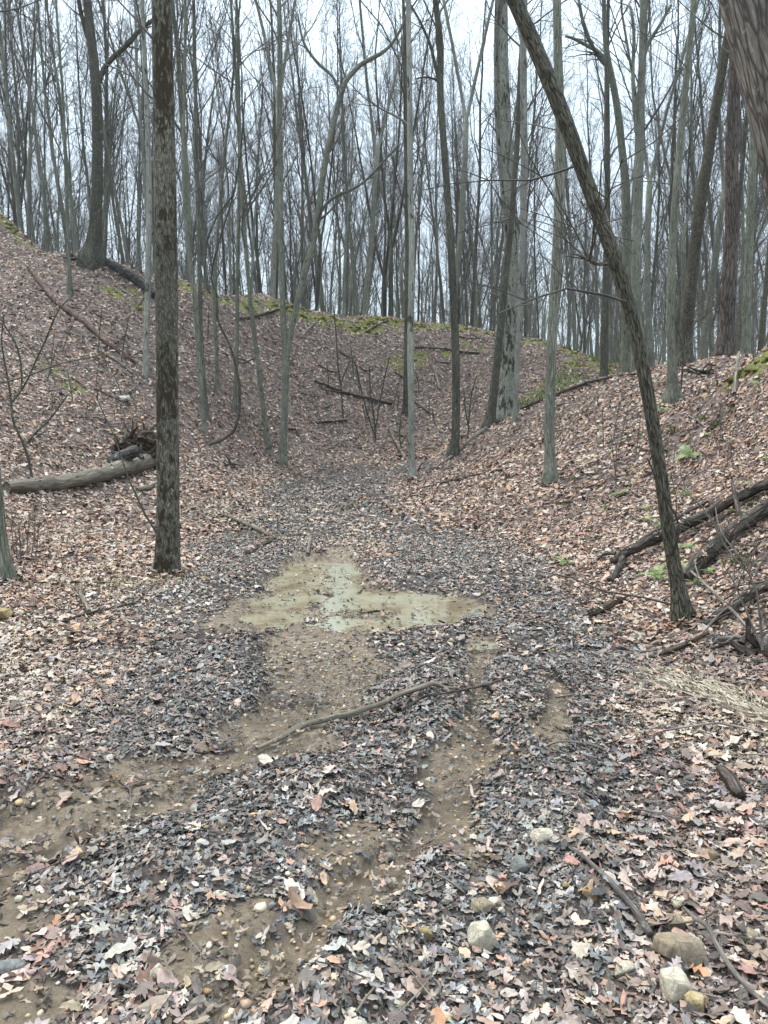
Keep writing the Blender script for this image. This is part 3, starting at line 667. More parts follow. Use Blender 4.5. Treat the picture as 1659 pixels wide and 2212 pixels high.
# grass
def blades(x, y, h, material, name, label, cat, w=.006, lean=.4, dirn=None):
    n = len(x); az = rs.rand(n) * 6.28 if dirn is None else dirn + rs.normal(0, .35, n)
    z = gz(x, y); L = h * rs.uniform(.5, 1.2, n); ln = lean * rs.uniform(.3, 1.4, n)
    dx, dy = np.cos(az), np.sin(az); px_, py_ = -dy, dx
    Vv = np.zeros((n, 7, 3))
    for i, (tt, ww) in enumerate([(0, 1), (.4, .9), (.75, .6), (1, 0)]):
        hx = ln * L * tt ** 1.6; hz = L * tt * np.sqrt(np.clip(1 - (ln * tt * .8) ** 2, .02, 1))
        hz = hz * (1 if dirn is None else .12)
        for s in ((-1, 1) if i < 3 else (0,)):
            j = i * 2 + (1 if s == 1 else 0)
            Vv[:, j, 0] = x + dx * hx + px_ * s * w * ww; Vv[:, j, 1] = y + dy * hx + py_ * s * w * ww; Vv[:, j, 2] = z + hz + (.012 if dirn is not None else 0)
            if dirn is not None: Vv[:, j, 2] = gz(Vv[:, j, 0], Vv[:, j, 1]) + .02 + .03 * rs.rand(n)
    bf = np.array([(0, 1, 3), (0, 3, 2), (2, 3, 5), (2, 5, 4), (4, 5, 6)])
    Fv = (bf[None] + (np.arange(n) * 7)[:, None, None]).reshape(-1, 3)
    me = mesh_np(name, Vv.reshape(-1, 3), Fv, {}, False, material)
    return link(name, me, kind='stuff', label=label, category=cat)
def plain(name, stops, scale=8, rough=.7):
    m, t, b = mat(name); geo = t.nodes.new('ShaderNodeNewGeometry')
    t.links.new(ramp(t, noise(t, geo.outputs['Position'], scale, 4, .6), stops), b.inputs['Base Color']); b.inputs['Roughness'].default_value = rough; return m
mg = plain('grass_blade', [(.3, (.05, .09, .015)), (.5, (.11, .18, .03)), (.7, (.22, .28, .07))], 5)
x, y = scatter(18, 36, 500, 1); g_ = _interp(grassm, x, y); k = rs.rand(len(x)) < g_ * .5; x, y = x[k], y[k]
blades(x, y, .14, mg, 'grass', 'short green grass on the bank below the mossy ridge', 'grass', .012)
ms = plain('straw', [(.3, (.20, .16, .11)), (.5, (.38, .32, .24)), (.7, (.56, .49, .39))], 20)
q0 = G(1640, 1590); q1 = G(1420, 1470)
n = 620; tt = rs.rand(n); sp_ = .03 + .05 * tt; x = q0[0] + .25 - (.25 + q0[0] - q1[0]) * tt + rs.normal(0, 1, n) * sp_; y = q0[1] - .12 + (q1[1] - q0[1] + .12) * tt + rs.normal(0, 1, n) * sp_ * 1.3
blades(x, y, .22, ms, 'dry_grass', 'flattened straw coloured dry grass at the right edge', 'dry grass', .0028, 1.0, dirn=math.atan2(q1[1] - q0[1], q1[0] - q0[0]))
md = plain('dry_tuft', [(.3, (.14, .12, .06)), (.5, (.26, .23, .13)), (.7, (.42, .36, .22))], 20)
xs, ys = [], []
for (px, py, sp, cnt) in [(240, 1265, .35, 260), (1225, 1245, .2, 0), (800, 1460, .2, 0), (560, 1160, .25, 120), (150, 1150, .3, 120)]:
    q = G(px, py); xs.append(q[0] + rs.normal(0, sp, cnt)); ys.append(q[1] + rs.normal(0, sp * .5, cnt))
blades(np.concatenate(xs), np.concatenate(ys), .09, md, 'grass_tufts', 'sparse olive grass tufts among leaves left of the puddle', 'grass', .003, .9)

# ================================================================== TRACED TREES
FEET = []
def hero(label, pts, kind, Y=None, name='bare_tree', group=None, sides=12, top=17, extra=(), nb=14, dY=0.0, lump=.10, flare=(.6, .22, 5, .45), t0=None, seed=None, cr=True, cat='tree', n2=5, n3=4, rings=None, subs=(), wsc=.93):
    """pts: (px, py, width px) from the base up; extra: further trunk/limb polylines in pixels (px, py, w)"""
    global HS
    seed = seed or (abs(hash(label)) % 9973 if False else sum(ord(c_) * (i + 1) for i, c_ in enumerate(label)) % 9973)
    r_ = np.random.RandomState(seed)
    if Y is None:
        base = G(pts[0][0], pts[0][1]); Y = base[1]
    base = P(pts[0][0], pts[0][1], Y); 
    def conv(pp, yy=Y, h0=None):
        out = []
        for (px, py, w) in pp:
            q = P(px, py, yy + dY * (base[2] * 0 + max(0, (pts[0][1] - py)) / 1000.)); out.append((q, wsc * w * q[1] / FP / 2))
        return out
    tr = conv(pts)
    pz = np.array([q for q, _ in tr]); rr = np.array([w for _, w in tr])
    g0 = float(gz(pz[0, 0], pz[0, 1])); 
    # continue down into the ground and up beyond the picture
    d0 = unit(pz[1] - pz[0]); pz = np.vstack([pz[0] - d0 * (.35 + max(0, pz[0, 2] - g0) / max(d0[2], .3)), pz]); rr = np.append(rr[0], rr)
    ztop = g0 + top
    while pz[-1, 2] < ztop - .5:
        d = unit(pz[-1] - pz[-2]); d = unit(d + np.array([0, 0, .12]) + r_.normal(0, .03, 3)); pz = np.vstack([pz, pz[-1] + d * 1.6]); rr = np.append(rr, max(.02, rr[-1] * .84))
    L = np.append(0, np.cumsum(np.linalg.norm(np.diff(pz, axis=0), axis=1)))
    n = rings or max(24, int(L[-1] / .22)); s = np.concatenate([np.linspace(0, 1.3, 18), np.linspace(1.3, L[-1], n)[1:]])
    # smooth resample
    from_np = lambda v: np.interp(s, L, v)
    Q = np.stack([from_np(pz[:, i]) for i in range(3)], -1); R = from_np(rr)
    kern = np.array([1, 2, 3, 2, 1.]); kern /= kern.sum()
    for i in range(3):
        e = np.pad(Q[:, i], 2, mode='edge'); sm = np.convolve(e, kern, 'valid'); Q[2:-2, i] = sm[2:-2]
    main = (Q, R)
    root = empty(name, Vector((pz[1, 0], pz[1, 1], g0)), label, cat, group)
    FEET.append((pz[1, 0], pz[1, 1], rr[1]))
    og = np.array([pz[1, 0], pz[1, 1], g0])
    tp = [([main], sides, {'lump': lump, 'flare': flare, 'seed': seed})]
    limbs = []
    for e in extra:
        c_ = conv(e); q = np.array([a for a, _ in c_]); w = np.array([a for _, a in c_]);
        l = np.append(0, np.cumsum(np.linalg.norm(np.diff(q, axis=0), axis=1))); k_ = max(8, int(l[-1] / .15)); s_ = np.linspace(0, l[-1], k_)
        Q2 = np.stack([np.interp(s_, l, q[:, i]) for i in range(3)], -1) 
        Q2[1:-1, 1] += np.cumsum(r_.normal(0, .02, k_ - 2))
        e2 = Q2.copy(); e2[1:-1] = (Q2[:-2] + Q2[1:-1] * 2 + Q2[2:]) / 4
        limbs.append((e2, np.interp(s_, l, w)))
    tm_ = tube_mesh('trunk', tp, M[kind], og); link('trunk', tm_, root)
    if limbs:
        for lb in limbs: link('limb', tube_mesh('limb', [([lb], 8, {'lump': .06, 'seed': seed + 3})], M[kind], og), root)
    if cr:
        tt0 = t0 if t0 is not None else .45
        L1, L2, L3 = crown(r_, [main], t0=tt0, nb=nb, n2=n2, n3=n3, H=top, dead=5, spread=.65)
        for lb in limbs:
            for q in range(7):
                p3, r3, d3 = at(lb, r_.uniform(.15, 1)); bb = wander(r_, p3, side_dir(r_, d3, .8), r_.uniform(.4, 1.3), 6, max(.006, r3 * .4), .004, .14, .05); L2.append(bb)
                for z_ in range(5):
                    p4, r4, d4 = at(bb, r_.uniform(.2, 1)); L3.append(wander(r_, p4, side_dir(r_, d4, .7), r_.uniform(.2, .55), 3, .005, .003, .14))
        link('crown', crown_mesh(L1, L2, L3, M['twig'], og), root)
    return root

hero('thick straight trunk blotched with dark moss and pale lichen left of the track',
     [(358, 1238, 50), (362, 1180, 50), (363, 1000, 47), (361, 800, 46), (358, 600, 47), (357, 400, 45), (354, 250, 43), (351, 100, 41), (350, 0, 40)], 'mossy', wsc=1.0, sides=28, lump=.10, flare=(.22, .18, 5, .42), top=16, t0=.55)
hero('furrowed dark trunk leaning far to the left above the right bank, fern at its foot',
     [(1476, 1345, 37), (1466, 1280, 32), (1444, 1150, 29), (1425, 1000, 28), (1405, 880, 28), (1386, 770, 28), (1364, 680, 27), (1345, 600, 29), (1318, 530, 30), (1281, 430, 29), (1236, 300, 31), (1200, 200, 32), (1160, 110, 31), (1130, 40, 30), (1104, -20, 30), (1050, -130, 29)], 'furrow',
     sides=24, lump=.09, top=12, t0=.7, wsc=1., flare=(.6, .12, 5, .4), extra=[[(1312, 570, 8), (1285, 573, 6), (1258, 562, 5), (1235, 548, 4)]])
hero('very thick cracked trunk cutting across the upper right corner',
     [(1960, 1330, 190), (1912, 1150, 172), (1832, 820, 166), (1756, 480, 166), (1710, 270, 164), (1676, 120, 168), (1647, 0, 174), (1606, -160, 170), (1546, -400, 160)], 'corner', Y=4.4, wsc=.86, sides=48, lump=.10, top=14, t0=.7, rings=120)
hero('short grey trunk cut off by the left edge, beside red stems',
     [(12, 1258, 34), (4, 1200, 27), (-6, 1080, 27), (-16, 980, 26), (-60, 600, 26), (-120, 0, 24)], 'grey', sides=18, top=14, t0=.6)
hero('massive old tree with moss down its split bark',
     [(1092, 905, 64), (1094, 850, 50), (1099, 780, 44), (1102, 700, 40), (1105, 600, 38), (1104, 500, 36), (1098, 400, 32), (1092, 280, 30), (1086, 150, 28), (1084, 0, 27)], 'mossbig', wsc=0.84, sides=22, lump=.16, flare=(.3, .5, 5, .5), top=24, t0=.6,
     extra=[[(1102, 560, 18), (1090, 440, 16), (1080, 330, 15), (1073, 200, 14), (1072, 60, 13), (1074, -60, 12)]])
hero('smooth pale grey trunk pressed against the right side of the massive mossy tree',
     [(1112, 893, 16), (1117, 800, 17), (1122, 700, 17), (1128, 600, 18), (1130, 480, 21), (1133, 350, 24), (1131, 200, 23), (1130, 80, 22), (1132, 0, 22)], 'pale', wsc=0.64, Y=21.3, sides=16, top=22, t0=.6, flare=(.15, .4, 5, .4),
     extra=[[(1128, 100, 11), (1120, 50, 12), (1112, -40, 12)]])
hero('slim dark trunk leaning right into the foot of the massive mossy tree',
     [(1058, 915, 22), (1065, 860, 20), (1074, 780, 19), (1082, 700, 18), (1092, 600, 16), (1104, 480, 14), (1118, 300, 12)], 'dark', Y=22.8, sides=12, top=18)
hero('straight smooth trunk with a charred hollow at its foot, on the right slope',
     [(1190, 1045, 30), (1189, 1000, 27), (1186, 940, 26), (1188, 850, 26), (1192, 740, 26), (1198, 640, 27), (1205, 540, 28), (1210, 400, 26), (1210, 250, 24), (1205, 120, 22), (1203, 0, 21)], 'grey', wsc=0.8, sides=18, top=20, t0=.6)
hero('dark slender trunk with a slight bend, at the mouth of the hollow',
     [(979, 985, 25), (984, 940, 24), (986, 850, 23), (984, 740, 23), (978, 620, 22), (974, 520, 21), (965, 400, 20), (958, 300, 19), (950, 200, 19), (953, 100, 17), (940, 0, 16)], 'dark', wsc=0.74, sides=16, top=22, t0=.5,
     extra=[[(951, 190, 10), (940, 140, 9), (928, 90, 8), (905, 40, 7), (880, 0, 6), (850, -30, 5)], [(953, 185, 9), (944, 172, 6), (925, 166, 5), (900, 170, 4)]])
hero('pale speckled trunk with split bare wood low down, end of the track',
     [(891, 1032, 15), (888, 960, 15), (889, 880, 16), (886, 760, 16), (888, 640, 16), (890, 520, 15), (886, 400, 14), (886, 280, 14), (884, 150, 13), (882, 0, 12)], 'pale', wsc=0.84, sides=14, top=19, t0=.5)
hero('thin dark trunk close behind the pale speckled trunk at the track end',
     [(876, 895, 12), (877, 800, 12), (878, 700, 11), (880, 560, 10), (876, 300, 9), (874, 100, 8)], 'dark', sides=8, top=18)
hero('forked tree whose right stem sweeps up in a long arch over the track',
     [(609, 1003, 19), (612, 940, 19), (615, 860, 19), (618, 780, 20), (612, 700, 15), (608, 600, 14), (606, 480, 13), (606, 350, 13), (604, 200, 12), (604, 60, 11), (602, 0, 10)], 'grey', wsc=0.82, sides=14, top=20, t0=.55,
     extra=[[(618, 785, 16), (630, 710, 15), (648, 630, 16), (662, 570, 17), (676, 520, 17), (688, 465, 17), (694, 400, 16), (706, 330, 15), (722, 260, 14), (736, 205, 13), (748, 170, 13), (778, 135, 12), (820, 115, 10), (846, 92, 8), (868, 55, 7), (885, 10, 6)],
            [(692, 460, 9), (704, 440, 9), (722, 424, 9), (752, 412, 8), (780, 398, 7), (805, 372, 6), (830, 345, 5), (862, 312, 4)],
            [(738, 200, 8), (728, 180, 7), (716, 160, 8), (690, 140, 8), (672, 118, 7), (655, 92, 6), (648, 60, 5), (643, 30, 4)],
            [(702, 345, 6), (716, 320, 5), (735, 290, 5), (745, 230, 4)]])
hero('stout tree with flared roots on the left crest, one big limb rising right',
     [(200, 568, 42), (203, 530, 30), (207, 470, 27), (210, 400, 26), (211, 330, 25), (210, 250, 25), (208, 190, 24), (203, 130, 22), (194, 60, 20), (188, 0, 18)], 'dark', wsc=0.86, Y=26.3, sides=18, lump=.12, flare=(.6, .45, 5, .6), top=24, t0=.6,
     extra=[[(212, 190, 12), (218, 158, 13), (232, 134, 13), (255, 112, 12), (280, 90, 11), (300, 68, 10), (325, 48, 9), (360, 30, 8)], [(200, 110, 12), (182, 60, 11), (172, 20, 10), (165, -30, 9)]])
hero('straight grey tree with a swollen foot on the right bank',
     [(1456, 868, 30), (1453, 830, 21), (1450, 760, 18), (1448, 690, 18), (1450, 600, 17), (1454, 500, 17), (1462, 400, 17), (1470, 300, 15), (1482, 180, 14), (1494, 60, 13), (1500, 0, 12)], 'grey', sides=16, top=19, t0=.55)
hero('twin leaning pole, nearer stem of the thin pair left of the forked tree',
     [(444, 940, 10), (438, 880, 11), (430, 780, 11), (424, 680, 11), (415, 590, 11), (405, 540, 9), (398, 440, 8), (396, 300, 8), (400, 100, 7)], 'grey', sides=8, top=15)
hero('twin straight pole, farther stem of the thin pair left of the forked tree',
     [(447, 905, 10), (438, 800, 11), (433, 700, 10), (432, 600, 10), (428, 480, 10), (424, 300, 9), (420, 100, 8)], 'grey', sides=8, top=16)
hero('thin sapling leaning left with a dark foot, between forked tree and twin poles',
     [(579, 966, 14), (574, 920, 12), (565, 850, 10), (556, 770, 10), (545, 690, 10), (536, 600, 9), (528, 500, 9), (520, 380, 8), (512, 200, 7)], 'grey', sides=10, top=15)
hero('narrow greenish pole between the twin poles and the leaning sapling',
     [(507, 886, 9), (510, 800, 9), (513, 720, 9), (512, 640, 9), (515, 520, 8), (518, 300, 8)], 'grey', sides=8, top=14)
hero('short thin pole growing half way up the left bank behind the vine',
     [(470, 838, 8), (468, 760, 8), (462, 660, 8), (466, 560, 7), (478, 400, 7)], 'grey', sides=8, top=13)
hero('pale grey fluted trunk just left of the moss blotched trunk',
     [(315, 810, 13), (315, 760, 13), (318, 680, 14), (320, 600, 14), (322, 500, 13), (322, 380, 12), (316, 200, 11)], 'pale', sides=12, top=17, t0=.5)
hero('short dead pole standing on the upper left bank below the crest tree',
     [(151, 635, 10), (150, 590, 9), (148, 540, 9), (146, 480, 8), (140, 300, 7)], 'grey', sides=8, top=11)
hero('pale forked tree on the right with a dead flank and a limb broken off high',
     [(1352, 790, 30), (1354, 700, 27), (1355, 600, 24), (1354, 500, 24), (1352, 400, 22), (1344, 330, 19), (1338, 260, 19), (1325, 180, 17), (1312, 130, 16), (1306, 60, 12), (1304, 0, 11)], 'grey', wsc=0.78, Y=24, sides=16, top=26, t0=.5,
     extra=[[(1318, 145, 12), (1298, 118, 11), (1275, 104, 10), (1250, 92, 9), (1222, 78, 7)], [(1308, 140, 11), (1290, 122, 10), (1270, 90, 10), (1258, 50, 9), (1250, 0, 8)]])
hero('tall straight trunk beside the pale forked tree, knots down its stem',
     [(1374, 790, 26), (1376, 700, 24), (1374, 600, 23), (1376, 480, 22), (1380, 350, 21), (1384, 230, 19), (1388, 120, 18), (1390, 0, 17)], 'far', wsc=0.85, Y=23, sides=16, top=26, t0=.5,
     extra=[[(1376, 300, 10), (1368, 230, 10), (1366, 150, 9), (1368, 80, 8), (1358, 10, 7)], [(1388, 130, 9), (1402, 90, 9), (1425, 55, 8), (1450, 10, 7)]])
hero('stout furrowed trunk leaning right, on the right bank crest',
     [(1478, 785, 34), (1484, 700, 30), (1494, 600, 28), (1505, 500, 27), (1516, 420, 26), (1528, 350, 25), (1543, 250, 23), (1560, 150, 21), (1578, 50, 20)], 'furrow', wsc=0.87, Y=19, sides=16, top=22, t0=.55)
hero('thick reddish shaggy trunk standing upright near the right edge',
     [(1564, 775, 38), (1570, 700, 34), (1576, 600, 32), (1581, 480, 30), (1580, 380, 29), (1583, 280, 28), (1586, 180, 26), (1590, 60, 24)], 'red', wsc=0.88, Y=17, sides=18, top=22, t0=.55)
hero('slender lichen spotted trunk between the shaggy trunk and the right edge',
     [(1612, 740, 16), (1614, 640, 17), (1620, 500, 18), (1624, 400, 17), (1628, 300, 16), (1630, 150, 15)], 'grey', Y=17.5, sides=12, top=20)
hero('dark upright trunk on the skyline straight behind the mouth of the hollow',
     [(1305, 800, 19), (1306, 720, 18), (1308, 640, 17), (1312, 500, 14), (1312, 300, 12)], 'dark', Y=29, sides=10, top=20)

# ================================================================== THE STAND BEHIND THE RIDGE
rs2 = np.random.RandomState(21)
PRO = []
for i in range(12):
    PRO.append(proto_tree(100 + i * 17, rs2.uniform(17, 25), [.085, .13, .07, .10, .145, .08, .11, .065, .095, .13, .072, .12][i], ['far', 'dark', 'far', 'grey', 'far', 'grey', 'far', 'dark', 'grey', 'far', 'far', 'furrow'][i], fork=i % 4 == 1))
CPX = [-260, 0, 200, 400, 600, 830, 1000, 1150, 1330, 1370, 1500, 1659, 1850, 2200]
CYY = [33, 29.5, 26.5, 28.5, 31.5, 34, 35, 34, 33, 24, 19, 16, 14, 13]
placed = []; tries = 0
HEROXY = [(o.location.x, o.location.y) for o in COL.objects if o.type == 'EMPTY']
GL = [('grey bare trunk in the close packed stand behind the left bank', 'trees standing behind the left bank'),
      ('bare trunk in the dense stand along the middle of the mossy ridge', 'trees standing behind the mossy ridge'),
      ('bare woodland trunk beyond the crest of the right bank', 'trees standing behind the right bank')]
GD = [('slim far trunk in the back rows behind the left bank', 'back rows of trees on the left'),
      ('slim far trunk in the back rows above the mossy ridge', 'back rows of trees in the middle'),
      ('slim far trunk in the back rows beyond the right bank', 'back rows of trees on the right')]
NT = 274
while len(placed) < NT and tries < 40000:
    tries += 1
    Yt = 13 + (72 - 13) * rs2.rand() ** .8; px = rs2.uniform(-110, 1770)
    if Yt < np.interp(px, CPX, CYY) + 1.2: continue
    X = (px - CX) / FP * Yt / 1.0
    dmin = 1.25 if Yt < 50 else 1.7
    if any((X - a) ** 2 + (Yt - b_) ** 2 < dmin ** 2 for a, b_ in placed + HEROXY): continue
    placed.append((X, Yt))
    k = rs2.randint(12); tm_, cm_ = PRO[k]
    z = float(gz(X, Yt)); s = rs2.uniform(.75, 1.2)
    if Yt < 30: s *= rs2.uniform(.7, 1)
    reg = 0 if px < 480 else (1 if px < 1180 else 2)
    lab = (GL if Yt < 46 else GD)[reg]
    root = empty('bare_tree', (X, Yt, z), lab[0], 'tree', lab[1])
    root.rotation_euler = (0, 0, rs2.rand() * 6.28); root.scale = (s, s, s * rs2.uniform(.9, 1.1))
    link('trunk', tm_, root); link('crown', cm_, root)
# thin saplings among them
SAP = []
for i in range(5):
    r_ = np.random.RandomState(900 + i); H_ = r_.uniform(4.5, 8)
    tr = wander(r_, np.array([0, 0, -.2]), (r_.normal(0, .12), r_.normal(0, .12), 1), H_, 10, r_.uniform(.022, .04), .006, .07, .03)
    L1, L2, L3 = crown(r_, [tr], t0=.25, nb=14, n2=4, n3=3, spread=.7, lscale=.25, H=H_, dead=1, rmin=.003)
    SAP.append((tube_mesh('trunk', [([tr], 6, {})], M['grey']), crown_mesh(L1, L2, L3, M['twig'])))
spl = []
for i in range(30000):
    if len(spl) >= 60: break
    Yt = rs2.uniform(15, 48); px = rs2.uniform(-60, 1740)
    if Yt < np.interp(px, CPX, CYY) + .3: continue
    X = (px - CX) / FP * Yt
    if any((X - a) ** 2 + (Yt - b_) ** 2 < 1. for a, b_ in spl): continue
    spl.append((X, Yt)); tm_, cm_ = SAP[rs2.randint(5)]
    reg = 0 if px < 480 else (1 if px < 1180 else 2)
    root = empty('sapling', (X, Yt, float(gz(X, Yt))), ['thin twiggy sapling under the stand behind the left bank', 'thin twiggy sapling under the stand on the mossy ridge', 'thin twiggy sapling under the stand behind the right bank'][reg], 'sapling', ['saplings behind the left bank', 'saplings on the mossy ridge', 'saplings behind the right bank'][reg])
    root.rotation_euler = (0, 0, rs2.rand() * 6.28); s = rs2.uniform(.7, 1.3); root.scale = (s, s, s)
    link('trunk', tm_, root); link('crown', cm_, root)
# far woods: one mass
trk, twg, tw2 = [], [], []
for i in range(520):
    Yt = 72 + 85 * rs2.rand() ** .9; X = rs2.uniform(-.66, .66) * Yt
    z = float(gz(X, Yt)); H_ = rs2.uniform(13, 20)
    p = np.array([X, Yt, z - .3]); l = wander(rs2, p, (rs2.normal(0, .05), rs2.normal(0, .05), 1), H_, 8, rs2.uniform(.09, .22), .03, .04, .02); trk.append(l)
    for q in range(16):
        p2, r2, d2 = at(l, rs2.uniform(.25, 1)); bb = wander(rs2, p2, side_dir(rs2, d2, rs2.uniform(.4, .8)), rs2.uniform(1.5, 5), 4, .03, .015, .15, .06); twg.append(bb)
        for w_ in range(5):
            p3, r3, d3 = at(bb, rs2.uniform(.2, 1)); tw2.append(wander(rs2, p3, side_dir(rs2, d3, .7), rs2.uniform(.6, 1.8), 2, .014, .01, .1))
link('distant_woods', tube_mesh('distant_woods', [(trk, 5, {'cap': False}), (twg, 3, {'cap': False}), (tw2, 3, {'cap': False})], M['far']), kind='stuff', label='far off mass of grey leafless woods', category='woods')

# ================================================================== LOGS, STICKS, VINES
def depth_of(q): return q[1] * CT - (q[2] - CAMZ) * ST
def lay(pts, lift=.0, rk=.6, n=None, jit=.0, seed=0):
    """ground-hugging polyline from pixels (px, py, w[, extra height])"""
    out, rad = [], []
    for p in pts:
        q = G(p[0], p[1]); r = p[2] * depth_of(q) / FP / 2
        q = q + np.array([0, 0, r * rk + lift + (.02 if q[1] < 11 else .03) + (p[3] if len(p) > 3 else 0)])
        out.append(q); rad.append(r)
    out = np.array(out); rad = np.array(rad)
    L = np.append(0, np.cumsum(np.linalg.norm(np.diff(out, axis=0), axis=1)))
    n = n or max(8, int(L[-1] / max(.03, rad.max() * .8))); n = min(n, 70); s = np.linspace(0, L[-1], n)
    Q = np.stack([np.interp(s, L, out[:, i]) for i in range(3)], -1)
    r_ = np.random.RandomState(seed + 1); 
    Q[1:-1] += r_.normal(0, 1, (n - 2, 3)) * (jit or rad.mean() * .12)
    Q[1:-1] = (Q[:-2] + 2 * Q[1:-1] + Q[2:]) / 4
    return Q, np.interp(s, L, rad)
def air(pts, Y, dz=0):
    q = np.array([P(p[0], p[1], Y) for p in pts]); w = np.array([p[2] * Y / FP / 2 for p in pts])
    L = np.append(0, np.cumsum(np.linalg.norm(np.diff(q, axis=0), axis=1))); n = max(8, int(L[-1] / .12)); s = np.linspace(0, L[-1], n)
    Q = np.stack([np.interp(s, L, q[:, i]) for i in range(3)], -1); Q[1:-1] = (Q[:-2] + 2 * Q[1:-1] + Q[2:]) / 4
    return Q, np.interp(s, L, w)
def stick(name, label, cat, pts, kind='stick', subs=(), sides=8, lump=.14, seed=3, lift=0, group=None, parts=(), rk=.6):
    main = lay(pts, lift, rk, seed=seed); polys = [main] + [lay(s_, lift, rk, seed=seed + 1) for s_ in subs]
    c = main[0][len(main[0]) // 2]
    me = tube_mesh(name, [(polys, sides, {'lump': lump, 'seed': seed})], M[kind], c)
    o = link(name, me, label=label, category=cat); o.location = c
    if group: o['group'] = group
    return o, main, c
